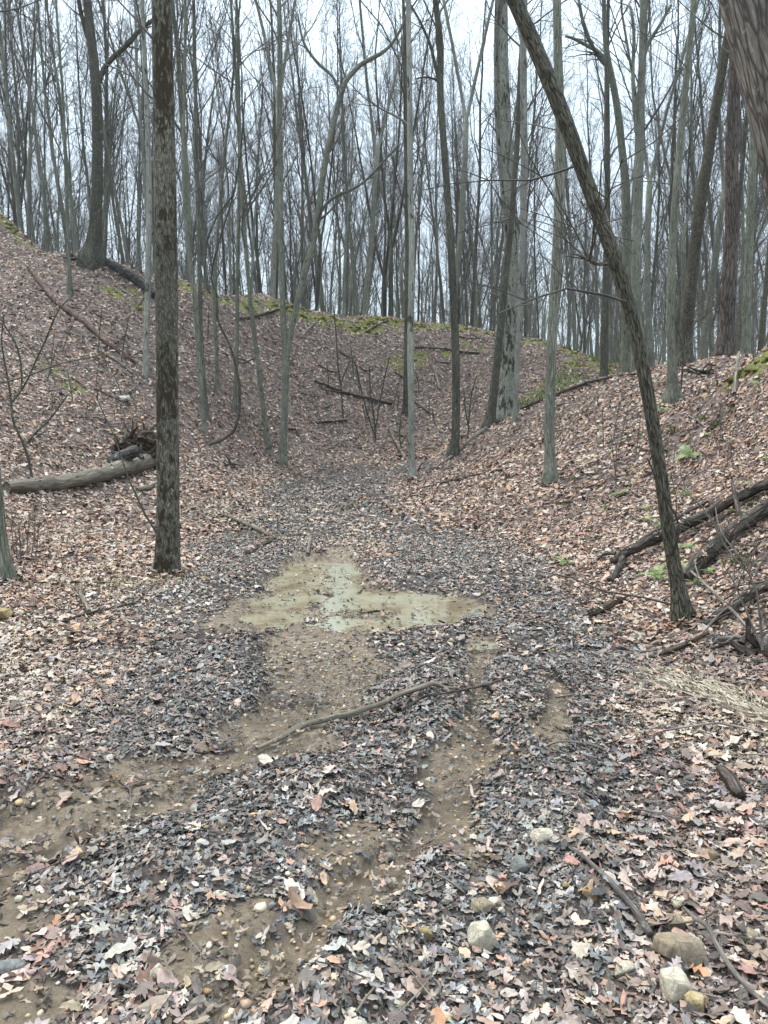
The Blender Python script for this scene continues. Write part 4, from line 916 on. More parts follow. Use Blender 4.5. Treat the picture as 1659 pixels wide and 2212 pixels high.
STK = [
 ('fallen_branch', 'crooked pale branch lying across the wheel track in front of the puddle', 'branch', [(553, 1630, 8), (603, 1608, 11), (656, 1578, 13), (700, 1567, 13), (760, 1557, 13, .01), (826, 1543, 12, .03), (863, 1523, 12, .03), (913, 1503, 13, .02), (936, 1493, 11, .02), (956, 1494, 7), (986, 1497, 5)], 'dead', [[(835, 1543, 8, .02), (845, 1552, 7), (856, 1556, 5)]]),
 ('fallen_branch', 'long thin dark branch rising right behind the crooked pale branch', 'branch', [(840, 1553, 5), (886, 1540, 5, .02), (913, 1527, 6, .03), (986, 1515, 5, .03), (1053, 1500, 5, .03), (1106, 1473, 4, .02)], 'wetlog', [[(905, 1533, 4, .03), (870, 1545, 3), (820, 1560, 3)]]),
 ('fallen_branch', 'lichen crusted stick pointing down right from the cream rock', 'branch', [(1203, 1829, 6), (1249, 1862, 8), (1289, 1899, 10), (1326, 1936, 12), (1359, 1972, 13), (1383, 2004, 15), (1404, 2042, 15)], 'lichen', []),
 ('fallen_branch', 'grey knotty stick running out of the lower right corner over the flat stone', 'branch', [(1476, 1978, 8), (1506, 2018, 10, .02), (1526, 2052, 11, .05), (1553, 2102, 11, .03), (1593, 2140, 11), (1626, 2172, 11), (1659, 2196, 11), (1720, 2240, 11)], 'lichen', [[(1556, 1968, 4), (1536, 2008, 5, .02), (1506, 2018, 5, .02), (1446, 2020, 5)]]),
 ('stick', 'smooth light stick leaving the right edge beside the flat stone', 'stick', [(1533, 2037, 6), (1600, 2042, 7), (1659, 2049, 7), (1740, 2055, 7)], 'stick', []),
 ('stick', 'long thin straight stick on the leaves above the ochre rock', 'stick', [(1366, 1759, 4), (1439, 1777, 4), (1506, 1793, 4), (1573, 1810, 3)], 'stick', []),
 ('stick', 'short dark stick left of the ochre rock', 'stick', [(1399, 1850, 3), (1440, 1853, 3), (1483, 1853, 3)], 'stick', []),
 ('stick', 'long curved stick crossing the dry grass to the right edge', 'stick', [(1426, 1591, 5), (1490, 1586, 5, .02), (1549, 1585, 5, .03), (1610, 1592, 6, .02), (1680, 1606, 6)], 'stick', [[(1549, 1585, 3, .03), (1525, 1610, 3), (1500, 1622, 2)]]),
 ('stick', 'pale bowed stick on grey leaves right of the right wheel rut', 'stick', [(1173, 1628, 5), (1200, 1616, 5), (1236, 1612, 5), (1275, 1618, 5), (1303, 1628, 4)], 'dead', []),
 ('stick', 'short straight stick on grey leaves between the rut and the dry grass', 'stick', [(1200, 1516, 5), (1235, 1510, 5), (1270, 1508, 4)], 'stick', []),
 ('stick', 'thin grey twig slanting through the lower left gravel', 'stick', [(353, 1959, 2.5), (370, 1998, 2.5), (410, 2050, 2.5), (450, 2099, 2)], 'stick', []),
 ('stick', 'grey twig bent down at the top of the curled leaf heap', 'stick', [(916, 1892, 5), (945, 1906, 5), (970, 1918, 5), (988, 1932, 4), (1003, 1947, 4)], 'stick', [[(916, 1892, 4), (925, 1872, 4)]]),
 ('stick', 'thin dark twig winding below the curled leaf heap', 'stick', [(686, 2096, 3), (736, 2106, 3), (780, 2139, 3), (836, 2151, 3)], 'wetlog', []),
 ('stick', 'short bleached twig at the bottom edge below the tan stone', 'stick', [(770, 2212, 6), (785, 2180, 6), (808, 2155, 5)], 'dead', []),
 ('fallen_branch', 'pale angular branch with a sharp elbow on bright leaves beyond the puddle', 'branch', [(480, 1116, 10), (510, 1128, 12), (545, 1144, 13), (575, 1158, 13), (590, 1168, 12), (575, 1177, 12), (552, 1186, 14), (536, 1202, 14)], 'dead', []),
 ('stick', 'broken upright stub at the top end of the puddle', 'stick', [(664, 1203, 8), (668, 1185, 7, .03), (671, 1168, 6, .03)], 'stick', []),
 ('stick', 'dark stick half sunk in the middle of the puddle', 'stick', [(773, 1330, 4), (805, 1328, 5), (836, 1326, 4)], 'wetlog', []),
 ('stick', 'slim curved stick at the right front edge of the puddle', 'stick', [(875, 1368, 4), (900, 1361, 4), (923, 1359, 4), (983, 1354, 3)], 'stick', []),
 ('stick', 'long thin stick lying level in front of the mossy trunk and left edge trunk', 'stick', [(78, 1265, 4), (160, 1263, 4), (240, 1264, 4), (300, 1256, 4), (350, 1245, 3)], 'wetlog', []),
 ('fallen_branch', 'white peeling branch piece standing out below the level stick', 'branch', [(175, 1268, 7), (174, 1290, 9), (182, 1308, 8), (193, 1328, 9)], 'dead', [[(176, 1302, 4), (190, 1296, 3), (200, 1292, 3)]]),
 ('stick', 'dark stick slanting up right across the pale leaves on the left', 'stick', [(135, 1350, 5), (170, 1338, 6), (207, 1328, 6), (257, 1317, 4), (300, 1305, 3)], 'wetlog', []),
 ('stick', 'small white hooked twig on the leaves at the left', 'stick', [(170, 1404, 3), (174, 1418, 4), (172, 1432, 4), (163, 1447, 3)], 'dead', []),
 ('stick', 'short dark stick end at the left rim of the puddle', 'stick', [(510, 1250, 3), (545, 1268, 4), (570, 1280, 4)], 'wetlog', []),
 ('fallen_log', 'dark wet log behind the leaning trunk, broken stub at its low end', 'log', [(1318, 1222, 15.6), (1345, 1218, 20.3, .05), (1400, 1196, 22.6, .08), (1470, 1166, 23.4, .08), (1540, 1130, 23.4, .08), (1600, 1098, 23.4, .08), (1680, 1056, 23.4, .05), (1780, 1010, 21.8)], 'wetlog', [[(1345, 1222, 15.6, .03), (1330, 1250, 14.0), (1318, 1262, 10.9)], [(1330, 1215, 9.4, .06), (1305, 1212, 7.0, .05), (1290, 1216, 4.7)]]),
 ('fallen_log', 'second dark log, thicker, running up to the right edge above the ferns', 'log', [(1478, 1262, 28.1), (1510, 1235, 32.8, .04), (1560, 1196, 31.2, .06), (1615, 1150, 31.2, .06), (1680, 1105, 28.1, .05), (1760, 1060, 28.1)], 'wetlog', [[(1600, 1160, 10.9, .1), (1585, 1120, 9.4, .2), (1578, 1098, 6.2, .26)]]),
 ('fallen_log', 'lowest dark log coming in from the right edge above the brush', 'log', [(1520, 1362, 15.6), (1555, 1345, 20.3, .02), (1600, 1318, 25.0, .04), (1650, 1292, 26.5, .04), (1740, 1255, 26.5)], 'wetlog', []),
 ('fallen_log', 'thin dark log half buried upslope of the stub ended log', 'log', [(1383, 1172, 7.0), (1410, 1158, 10.1), (1445, 1138, 10.9), (1480, 1116, 9.4), (1530, 1090, 7.8)], 'wetlog', []),
 ('log_chunk', 'short rotten log chunk left of the foot of the leaning trunk', 'log', [(1272, 1336, 9.6), (1290, 1330, 14.4), (1320, 1316, 17.6), (1346, 1300, 14.4)], 'rot', []),
 ('log_chunk', 'dark rotten wood strip below the foot of the leaning trunk', 'log', [(1425, 1424, 7.5), (1445, 1416, 13.5), (1480, 1402, 12.0), (1505, 1390, 10.5), (1530, 1376, 6.0)], 'rot', []),
 ('log_chunk', 'pale rotten wood lump at the end of the dark wood strip', 'log', [(1365, 1432, 8), (1385, 1428, 13), (1412, 1424, 13)], 'dead', []),
 ('log_chunk', 'small grey broken wood piece left of the pale rotten lump', 'log', [(1326, 1452, 8), (1340, 1443, 9), (1356, 1434, 8)], 'stick', []),
 ('fallen_branch', 'long grey branch slanting down from the leaning trunk to the right edge', 'branch', [(1475, 1240, 5, .05), (1510, 1275, 6, .08), (1550, 1318, 7, .08), (1590, 1352, 8, .05), (1625, 1384, 8, .02), (1680, 1430, 8)], 'stick', [[(1510, 1275, 4, .08), (1500, 1255, 3, .12)]]),
 ('fallen_branch', 'thick end of brush branch lying level at the right edge', 'branch', [(1548, 1392, 8), (1590, 1392, 10, .02), (1630, 1402, 11, .02), (1690, 1415, 12)], 'stick', [[(1590, 1392, 6, .02), (1560, 1402, 6), (1535, 1408, 5)]]),
 ('fallen_log', 'large grey bare log on the left with its torn root end beside the mossy trunk', 'log', [(14, 1066, 25.2), (60, 1064, 29.7), (120, 1058, 32.4), (180, 1048, 34.2), (240, 1034, 36.0), (290, 1020, 37.8), (332, 1006, 30.6)], 'dead', []),
 ('log_chunk', 'short wood chunk between the large grey log and the mossy trunk', 'log', [(296, 1064, 8), (310, 1062, 12), (330, 1058, 10)], 'dead', []),
 ('fallen_log', 'long reddish pole lying straight down the left bank', 'log', [(62, 580, 8), (77, 604, 10), (105, 638, 11), (133, 667, 12), (187, 705, 13), (230, 745, 13), (258, 764, 10), (287, 785, 7)], 'redlog', []),
 ('stick', 'thin pale stick below the long reddish pole on the left bank', 'stick', [(213, 762, 4), (250, 782, 5), (287, 810, 4)], 'dead', []),
 ('stick', 'faint brown stick low on the left bank above the large grey log', 'stick', [(205, 845, 4), (235, 858, 4), (262, 872, 4)], 'redlog', []),
 ('fallen_log', 'weathered black and white log sloping down the crest right of the crest tree', 'log', [(232, 576, 20), (262, 594, 24), (290, 612, 24), (315, 630, 22), (336, 648, 16)], 'char', []),
 ('fallen_log', 'mossy dark log along the upper left crest', 'log', [(70, 522, 9), (100, 532, 12), (128, 542, 11), (155, 556, 8)], 'wetlog', []),
 ('fallen_branch', 'brown branch lying across the middle of the far bank', 'branch', [(680, 828, 6), (710, 840, 6), (740, 851, 7), (793, 865, 7), (846, 877, 6)], 'wetlog', [[(740, 851, 4), (700, 846, 3), (690, 838, 3)]]),
 ('stick', 'pale stick right of the speckled trunk on the far bank', 'stick', [(896, 870, 6), (915, 884, 6), (936, 901, 4)], 'dead', []),
 ('stick', 'bleached upright stick on the far bank between speckled and dark trunks', 'stick', [(935, 793, 6), (942, 812, 6), (950, 844, 5)], 'dead', []),
 ('stick', 'dark level stick high on the far bank beside the dark slender trunk', 'stick', [(896, 753, 4), (960, 757, 5), (1000, 764, 5), (1036, 766, 4)], 'wetlog', []),
 ('stick', 'dark stick at the left top of the far bank beside the forked tree', 'stick', [(520, 694, 6), (553, 687, 7), (590, 676, 6), (633, 664, 5)], 'wetlog', []),
 ('stick', 'pale stick leaning up the far bank right of the forked tree', 'stick', [(650, 733, 4), (680, 700, 5), (706, 658, 5)], 'dead', []),
 ('stick', 'small dark stick just below the mossy ridge in the middle', 'stick', [(790, 722, 4), (815, 705, 4), (840, 694, 3)], 'wetlog', []),
 ('stick', 'short dark stick low on the far bank', 'stick', [(683, 916, 4), (715, 914, 5), (750, 911, 4)], 'wetlog', []),
 ('stick', 'arched black root right of the forked tree foot', 'root', [(623, 931, 4), (638, 935, 5, .05), (650, 953, 4)], 'wetlog', []),
 ('fallen_branch', 'pale bent branch running down to the speckled trunk', 'branch', [(843, 930, 7), (850, 950, 7), (870, 985, 7), (886, 1003, 6)], 'dead', []),
 ('stick', 'dark stick behind the foot of the speckled trunk', 'stick', [(858, 988, 5), (890, 988, 6), (925, 992, 4)], 'wetlog', []),
 ('fallen_branch', 'grey limb along the slope from the massive mossy tree to the dark slender trunk', 'branch', [(935, 1018, 5), (960, 1002, 6), (990, 978, 8), (1020, 952, 9), (1048, 932, 9), (1072, 912, 8)], 'stick', []),
 ('stick', 'short pale prop leaning on the foot of the speckled trunk', 'stick', [(884, 1042, 8), (900, 1018, 8), (916, 995, 6)], 'dead', []),
 ('stick', 'thin dark stick drawn as the soil edge along the foot of the right slope', 'root', [(900, 1062, 3), (950, 1048, 4), (1020, 1032, 4), (1103, 1015, 3)], 'wetlog', []),  # added dark stick standing in for a groove in the soil
 ('fallen_branch', 'long thin pole on the right slope from the massive tree to the crest', 'branch', [(1113, 892, 6), (1160, 872, 6), (1203, 855, 7), (1273, 829, 7), (1330, 817, 6), (1373, 812, 5)], 'wetlog', []),
 ('wood_slab', 'flat dark grey slab of weathered wood lying at the right', 'wood', [(1556, 1680, 24), (1570, 1694, 30), (1586, 1716, 30), (1600, 1738, 22)], 'wetlog', []),
 ('stick', 'pale snag poking up on the crest near the right edge', 'stick', [(1586, 856, 7), (1588, 832, 8, .10), (1592, 806, 7, .16), (1595, 790, 5, .2)], 'dead', []),
]
LOGS = {}
for i, (nm, lb, ct_, pts, kd, sb) in enumerate(STK):
    LOGS[lb[:20]] = stick(nm, lb, ct_, pts, kd, sb, seed=i * 3 + 2, sides=14 if nm in ('fallen_log', 'log_chunk') else 8, lump=.22 if nm in ('fallen_log', 'log_chunk', 'wood_slab') else .14)
# torn root end on the grey log
o_, mn, c_ = LOGS['large grey bare log ']
r_ = np.random.RandomState(4); e = mn[0][-3]; polys = []
for k in range(130):
    d = unit(np.array([.15, .1, .3]) + r_.normal(0, .7, 3)); polys.append(wander(r_, e + r_.normal(0, .17, 3) * [1.3, 1, .8] + [-.28, .12, .16], d, r_.uniform(.25, .8), 8, r_.uniform(.03, .10), .006, .34))
ro = link('root_end', tube_mesh('root_end', [(polys, 6, {'lump': .2})], M['rot'], c_), o_)
# charred stump piece standing on that log
q = G(262, 1022); q[2] += .30
me = tube_mesh('charred_stump', [([wander(r_, q - [.22, 0, .12], (.8, .2, .42), .62, 9, .14, .11, .12), wander(r_, q + [.12, .05, .02], (.8, .1, .5), .4, 7, .06, .03, .2), wander(r_, q + [.05, .0, -.05], (-.3, .4, .5), .3, 7, .06, .02, .2)], 14, {'lump': .5, 'seed': 8})], M['char'], q)
o = link('charred_stump', me, label='black and white rotten chunk lying on the large grey log', category='stump'); o.location = q
# tangled dark roots
def tangle(px, py, size, label, n=14, up=.5, kind='wetlog'):
    q = G(px, py); r_ = np.random.RandomState(int(px)); pl = []
    for k in range(n):
        d = r_.normal(0, 1, 3); d[2] = abs(d[2]) * up; pl.append(wander(r_, q + r_.normal(0, size * .2, 3) * [1, 1, .2], d, size * r_.uniform(.6, 1.5), 8, size * .09, size * .02, .35, -.12))
    o = link('root_tangle', tube_mesh('root_tangle', [(pl, 6, {'lump': .2})], M[kind], q), label=label, category='roots'); o.location = q
tangle(497, 1008, .32, 'small tangle of dark roots on the left slope foot right of the mossy trunk')
tangle(1520, 806, .35, 'black upturned root clump on the right crest beside the furrowed leaning trunk', 18)
tangle(165, 560, .5, 'dark exposed roots left of the crest tree', 14, .4)
tangle(1640, 1412, .35, 'brushy knot of dark roots at the right edge below the logs', 16)

# vine and bare shrubs, in the air at their own distance
def shrub(name, label, cat, stems, Y=None, kind='dark', group=None, twn=6, twl=.5):
    b0 = G(stems[0][0][0], stems[0][0][1]); Y = Y or b0[1]; r_ = np.random.RandomState(int(stems[0][0][0] * 3 + stems[0][0][1]))
    polys = [air(s_, Y) for s_ in stems]; tws = []
    for pl in polys:
        pl[0][:, 1] += np.linspace(0, r_.normal(0, .25), len(pl[0])) if pl is not polys[0] else 0
        for k in range(twn):
            p, r, d = at(pl, r_.uniform(.3, 1)); bb = wander(r_, p, side_dir(r_, d, r_.uniform(.5, 1)), twl * r_.uniform(.5, 1.4), 5, max(.003, r * .5), .002, .15, .06); tws.append(bb)
            for w_ in range(3):
                p, r, d = at(bb, r_.uniform(.2, 1)); tws.append(wander(r_, p, side_dir(r_, d, .7), twl * r_.uniform(.2, .6), 4, .003, .002, .14, .04))
    st0 = polys[0]; st0[0][0, 2] = min(st0[0][0, 2], float(gz(st0[0][0, 0], st0[0][0, 1])) - .05)
    root = empty(name, Vector(b0), label, cat, group)
    link('stem', tube_mesh('stem', [(polys, 7, {'lump': .08})], M[kind], b0), root)
    if tws: link('crown', tube_mesh('crown', [(tws, 3, {'cap': False})], M['twig'], b0), root)  # side twigs along the stems, as loose small tubes
shrub('woody_vine', 'dark ropy vine hanging in a loop between the twin poles and leaning sapling', 'vine',
      [[(447, 962, 5), (480, 951, 6), (507, 931, 6), (518, 890, 6), (517, 826, 6), (500, 753, 5), (480, 712, 5), (468, 690, 5), (470, 640, 4), (455, 600, 4), (462, 560, 4), (480, 500, 4), (505, 420, 4), (520, 330, 4), (530, 200, 3)], [(505, 420, 4), (470, 470, 4), (452, 520, 4), (448, 600, 3), (462, 640, 3)]], twn=3)
shrub('bare_shrub', 'crooked dark leafless shrub at the left edge above the large grey log', 'shrub',
      [[(70, 1032, 6), (62, 990, 6), (53, 963, 6), (40, 935, 5), (27, 913, 5), (24, 860, 5), (14, 800, 4), (2, 740, 3), (8, 680, 3)], [(53, 963, 4), (75, 935, 4), (100, 913, 4), (125, 880, 3), (143, 853, 3)], [(27, 868, 5), (50, 840, 4), (67, 810, 4), (85, 770, 4), (100, 743, 4), (118, 700, 4), (133, 666, 3), (167, 640, 2)], [(46, 845, 4), (50, 800, 4), (42, 745, 4), (25, 720, 3), (8, 690, 3)]], twn=5)
shrub('bare_shrub', 'thin many stemmed shrub low in the middle of the far bank', 'shrub',
      [[(812, 955, 4), (808, 900, 4), (800, 850, 3), (797, 790, 3)], [(812, 950, 3), (796, 900, 3), (782, 850, 3), (770, 790, 3), (752, 765, 2)], [(811, 930, 3), (820, 870, 3), (832, 810, 3), (842, 770, 2)]])
shrub('bare_shrub', 'slim dark shoot shrub right of the forked tree on the far bank', 'shrub', [[(741, 905, 4), (738, 850, 3), (730, 790, 3), (726, 720, 3), (720, 660, 2)], [(736, 830, 3), (752, 790, 2), (770, 770, 2)]])
shrub('bare_shrub', 'wispy grey shrub between the dark slender trunk and the massive mossy tree', 'shrub', [[(1010, 950, 3), (1013, 900, 3), (1018, 850, 3), (1030, 810, 2)], [(1011, 920, 3), (1004, 880, 3), (1000, 840, 2)], [(1012, 900, 3), (1028, 870, 2), (1040, 850, 2)]], twn=8)
shrub('bare_shrub', 'dead branchy shrub at the bottom of the far bank beside the bent branch', 'shrub', [[(868, 975, 3), (862, 940, 3), (866, 900, 3), (870, 880, 2)], [(866, 960, 3), (880, 935, 3), (900, 920, 2)]], twn=6)
shrub('bare_shrub', 'brushy grey leafless shrub at the right edge in front of the dark logs', 'shrub',
      [[(1650, 1420, 7), (1645, 1370, 6), (1640, 1310, 5), (1632, 1250, 5), (1622, 1220, 4), (1580, 1212, 4), (1560, 1180, 4), (1545, 1130, 3), (1510, 1080, 3), (1480, 1060, 2)], [(1646, 1400, 5), (1630, 1350, 5), (1612, 1290, 4), (1595, 1240, 3)], [(1632, 1240, 4), (1655, 1200, 4), (1680, 1150, 3)], [(1620, 1222, 3), (1600, 1190, 3), (1590, 1150, 3), (1606, 1110, 2)]], kind='stick', twn=6, twl=.35)
shrub('bare_shrub', 'thin curved shoot rising on the right bank crest near the furrowed trunk', 'shrub', [[(1470, 850, 4), (1476, 780, 4), (1470, 720, 3), (1455, 690, 3), (1440, 660, 2)], [(1473, 780, 3), (1490, 740, 2), (1520, 720, 2)]])
rs3 = np.random.RandomState(12)
for (px, py, n_, sp, lb, gp, hh, kd) in [(55, 1200, 9, 45, 'thin red leafless stem beside the left edge trunk', 'red stems at the left edge', 90, 'redlog'),
                                   (280, 800, 12, 190, 'thin leafless shoot on the left bank', 'shoots on the left bank', 90, 'dark'),
                                   (820, 870, 10, 150, 'thin leafless shoot on the far bank', 'shoots on the far bank', 70, 'dark'),
                                   (1400, 980, 12, 190, 'thin leafless shoot on the right bank', 'shoots on the right bank', 90, 'twig')]:
    for k in range(n_):
        x_ = px + rs3.uniform(-sp, sp) * (.6 if px < 100 else 1); y_ = py + rs3.uniform(-.4, .4) * sp
        if x_ < 3: x_ = 5 + rs3.rand() * 30
        h_ = hh * rs3.uniform(.5, 1.2); dx = rs3.normal(0, .15) * h_
        shrub('shoot', lb, 'shoot', [[(x_, y_, 2.4), (x_ + dx * .4, y_ - h_ * .5, 2), (x_ + dx, y_ - h_, 1.5)]], kind=kd, group=gp, twn=3, twl=.2)

# ================================================================== ROCKS
RC = {'cream': [(.44, .37, .26), (.68, .60, .45), (.80, .74, .60)], 'orange': [(.25, .14, .06), (.42, .25, .11), (.58, .42, .24)], 'grey': [(.14, .14, .13), (.26, .26, .24), (.38, .38, .35)],
      'tan': [(.20, .15, .10), (.36, .28, .18), (.50, .42, .30)], 'white': [(.45, .41, .34), (.64, .60, .52), (.78, .74, .66)], 'ochre': [(.20, .14, .06), (.36, .26, .11), (.52, .40, .2)],
      'red': [(.14, .07, .055), (.25, .13, .10), (.36, .22, .18)], 'yellow': [(.38, .28, .12), (.62, .48, .24), (.74, .62, .38)], 'dark': [(.06, .06, .055), (.13, .13, .12), (.2, .2, .19)]}
RM = {}
for k, v in RC.items():
    m, t, b = mat('rock_' + k); tcn = t.nodes.new('ShaderNodeTexCoord'); ob = tcn.outputs['Object']
    c = ramp(t, noise(t, ob, 22, 6, .65, .6), [(.32, v[0]), (.5, v[1]), (.66, v[2])])
    vr = t.nodes.new('ShaderNodeTexVoronoi'); vr.feature = 'DISTANCE_TO_EDGE'; vr.inputs['Scale'].default_value = 16; t.links.new(ob, vr.inputs['Vector'])
    c = mix(t, fm(t, 'MULTIPLY', ramp(t, vr.outputs[0], [(0, (1, 1, 1)), (.05, (0, 0, 0))]), .45), c, tuple(q * .35 for q in v[0]))
    c = mix(t, ramp(t, noise(t, ob, 9, 5, .65), [(.44, (0, 0, 0)), (.62, (.8, .8, .8))]), c, tuple(q * .7 for q in v[0]))
    c = mix(t, .08, c, (.16, .125, .09))
    t.links.new(c, b.inputs['Base Color']); b.inputs['Roughness'].default_value = .75; bump(t, b, noise(t, ob, 38, 8, .75), 1.0, .02); RM[k] = m
def rock(label, px, py, w, h, colr, name='rock', sink=.16, rough=.5):
    r_ = np.random.RandomState(int(px * 7 + py)); q = G(px, py + h * .38); s = depth_of(q) / FP
    sx, sy, sz = w * s / 2, w * s / 2 * r_.uniform(.65, .9), h * s / 2 * .95
    bm = bmesh.new()
    for k in range(22 if rough > .3 else 34):
        v = r_.normal(0, 1, 3); v /= np.abs(v).max() ** rough * np.linalg.norm(v) ** (1 - rough); v *= r_.uniform(.82, 1)
        bm.verts.new((v[0] * sx, v[1] * sy, v[2] * sz))
    bmesh.ops.convex_hull(bm, input=bm.verts); 
    for v in [v for v in bm.verts if not v.link_faces]: bm.verts.remove(v)
    for ax, sz_ in ((0, sx), (1, sy), (2, sz)):
        lo = min(v.co[ax] for v in bm.verts); hi = max(v.co[ax] for v in bm.verts)
        for v in bm.verts: v.co[ax] = ((v.co[ax] - lo) / (hi - lo) * 2 - 1) * sz_
    bmesh.ops.bevel(bm, geom=list(bm.edges), offset=min(sx, sz) * .075, segments=1, profile=.6, affect='EDGES')
    bmesh.ops.triangulate(bm, faces=bm.faces)
    bmesh.ops.subdivide_edges(bm, edges=bm.edges, cuts=1, use_grid_fill=True)
    for v in bm.verts:
        f = fbm(v.co.x / sx * 2 + px, v.co.y / sx * 2 + v.co.z / sx * 2.3, 5); v.co *= 1 + .06 * float(f)
    az = r_.uniform(-.5, .5); bmesh.ops.rotate(bm, verts=bm.verts, cent=(0, 0, 0), matrix=Matrix.Rotation(az, 3, 'Z') @ Matrix.Rotation(r_.uniform(-.2, .2), 3, 'Y'))
    me = bpy.data.meshes.new(name); bm.to_mesh(me); bm.free(); me.materials.append(RM[colr])
    o = link(name, me, label=label, category='rock'); o.location = (q[0], q[1], q[2] + sz * (1 - 2 * sink)); return o
for a in [
 ('cream block of stone at the upper end of the lichen crusted stick', 1170, 1806, 54, 36, 'cream'),
 ('rounded grey stone just below left of the cream block', 1120, 1869, 46, 42, 'grey'),
 ('largest cream block, split across its top, right of the curled leaf heap', 1040, 2026, 72, 62, 'cream'),
 ('flat orange stone above the tan orange lump', 1083, 1919, 36, 20, 'orange'),
 ('tan orange lump of stone between the flat orange stone and the large cream block', 1042, 1957, 52, 30, 'tan'),
 ('orange stone left of the middle of the lichen crusted stick', 1273, 1938, 34, 28, 'orange'),
 ('cream stone at the top end of the knotty corner stick', 1464, 1953, 32, 26, 'cream'),
 ('tan wedge of stone under the cream stone', 1457, 1998, 42, 32, 'tan'),
 ('broad flat tan boulder under the knotty corner stick', 1466, 2048, 108, 60, 'tan'),
 ('cream stone below the thick end of the lichen crusted stick', 1350, 2102, 44, 34, 'cream'),
 ('big tan cream stone above the yellow stone near the bottom right', 1463, 2130, 76, 62, 'cream'),
 ('rounded yellow stone near the bottom right corner', 1498, 2176, 46, 50, 'yellow'),
 ('dark slab shaped stone between the flat boulder and big tan cream stone', 1455, 2097, 60, 24, 'dark'),
 ('ochre round stone alone on the leaves at the right', 1529, 1851, 34, 28, 'ochre'),
 ('little orange pebble right of the ochre stone', 1587, 1845, 18, 15, 'orange'),
 ('brownish stone beside the light stick at the right edge', 1619, 2028, 42, 28, 'tan'),
 ('orange tan pebble in a gap of leaves right of the right rut', 1344, 1764, 26, 22, 'orange'),
 ('ochre stone left of the largest cream block', 921, 2017, 36, 25, 'ochre'),
 ('small greenish stone above the grey rounded stone', 1053, 1854, 24, 20, 'ochre'),
 ('small grey flat pebble in the rut beside the bent twig', 774, 1843, 18, 12, 'grey'),
 ('tan pointed stone low in the middle of the leaves', 910, 2145, 38, 26, 'tan'),
 ('orange brown stone half under leaves below the curled leaf heap', 873, 2101, 26, 26, 'orange'),
 ('yellow tan stone cut by the bottom edge', 964, 2204, 36, 22, 'yellow'),
 ('small tan stone at the bottom edge of the middle', 866, 2174, 22, 16, 'tan'),
 ('round cream stone in the mud at the lower left', 340, 2099, 38, 36, 'cream'),
 ('oblong grey cream stone right of the round cream stone', 491, 2113, 44, 28, 'white'),
 ('large smooth grey stone at the left edge', 22, 2092, 66, 36, 'grey'),
 ('oblong yellow stone with a rusty end on the left mud', 172, 1842, 42, 20, 'yellow'),
 ('tan flat stone at the left edge mud', 52, 1893, 50, 24, 'tan'),
 ('long cream stone right of the tan flat stone', 95, 1864, 34, 15, 'cream'),
 ('bright yellow stone in the lower left gravel', 99, 2049, 26, 18, 'yellow'),
 ('square tan pebble left of centre in the leaves', 436, 1887, 19, 15, 'tan'),
 ('cream round pebble at the far left gravel', 41, 1944, 18, 16, 'cream'),
 ('dark red flat stone above the round cream stone', 113, 2024, 30, 13, 'red'),
 ('cream flat stone in the upper mud of the left rut', 281, 1697, 22, 13, 'cream'),
 ('little white stone on the left rut edge', 319, 1729, 18, 10, 'white'),
 ('long cream stone among grey leaves left of the rut', 478, 1941, 34, 13, 'cream'),
 ('pinkish stone standing in leaves at the bottom', 350, 2155, 22, 24, 'tan'),
 ('tan oval stone left of the pink leaf in the middle', 661, 1965, 20, 13, 'orange'),
 ('teal grey smooth stone at the front rim of the puddle', 846, 1384, 22, 13, 'grey'),
 ('white flat stone beside the teal grey stone', 818, 1390, 20, 9, 'white'),
 ('ochre mossy rock at the left edge beyond the pale leaves', 6, 1327, 44, 30, 'ochre'),
 ('cream stone at the top of the left rut mud', 467, 1613, 32, 16, 'white'),
 ('white stone left at the start of the mud', 232, 1641, 28, 12, 'white'),
 ('dark grey stone left of the white stone', 200, 1631, 30, 16, 'grey'),
 ('small grey pebble below the cream stone', 442, 1623, 17, 14, 'grey'),
 ('grey stone piece in the middle of the right rut', 840, 1858, 28, 20, 'grey'),
 ('small tan flat stone in the mud of the left rut', 152, 1730, 22, 12, 'tan'),
 ('tan stone on the puddle side of the right leaves', 1086, 1390, 18, 10, 'tan'),
 ('pale long rock lying half way up the left bank', 268, 862, 24, 14, 'white'),
 ('small white rock on the mossy ridge', 1015, 708, 9, 7, 'white'),
 ('orange stone in dark leaves just in front of the puddle', 798, 1430, 9, 9, 'orange'),
]: rock(*a)
rsr = np.random.RandomState(77)
for i in range(70):
    px = rsr.uniform(0, 1659); py = rsr.uniform(1660, 2200)
    if px > 700 and rsr.rand() < .35: continue
    w = rsr.uniform(9, 20)
    rock('small loose stone in the mud and leaves of the foreground', px, py, w, w * rsr.uniform(.5, .8), ['cream', 'tan', 'orange', 'grey', 'ochre', 'white', 'dark', 'yellow'][rsr.randint(8)], name='small_stone', rough=.2)['group'] = 'small loose stones in the foreground'

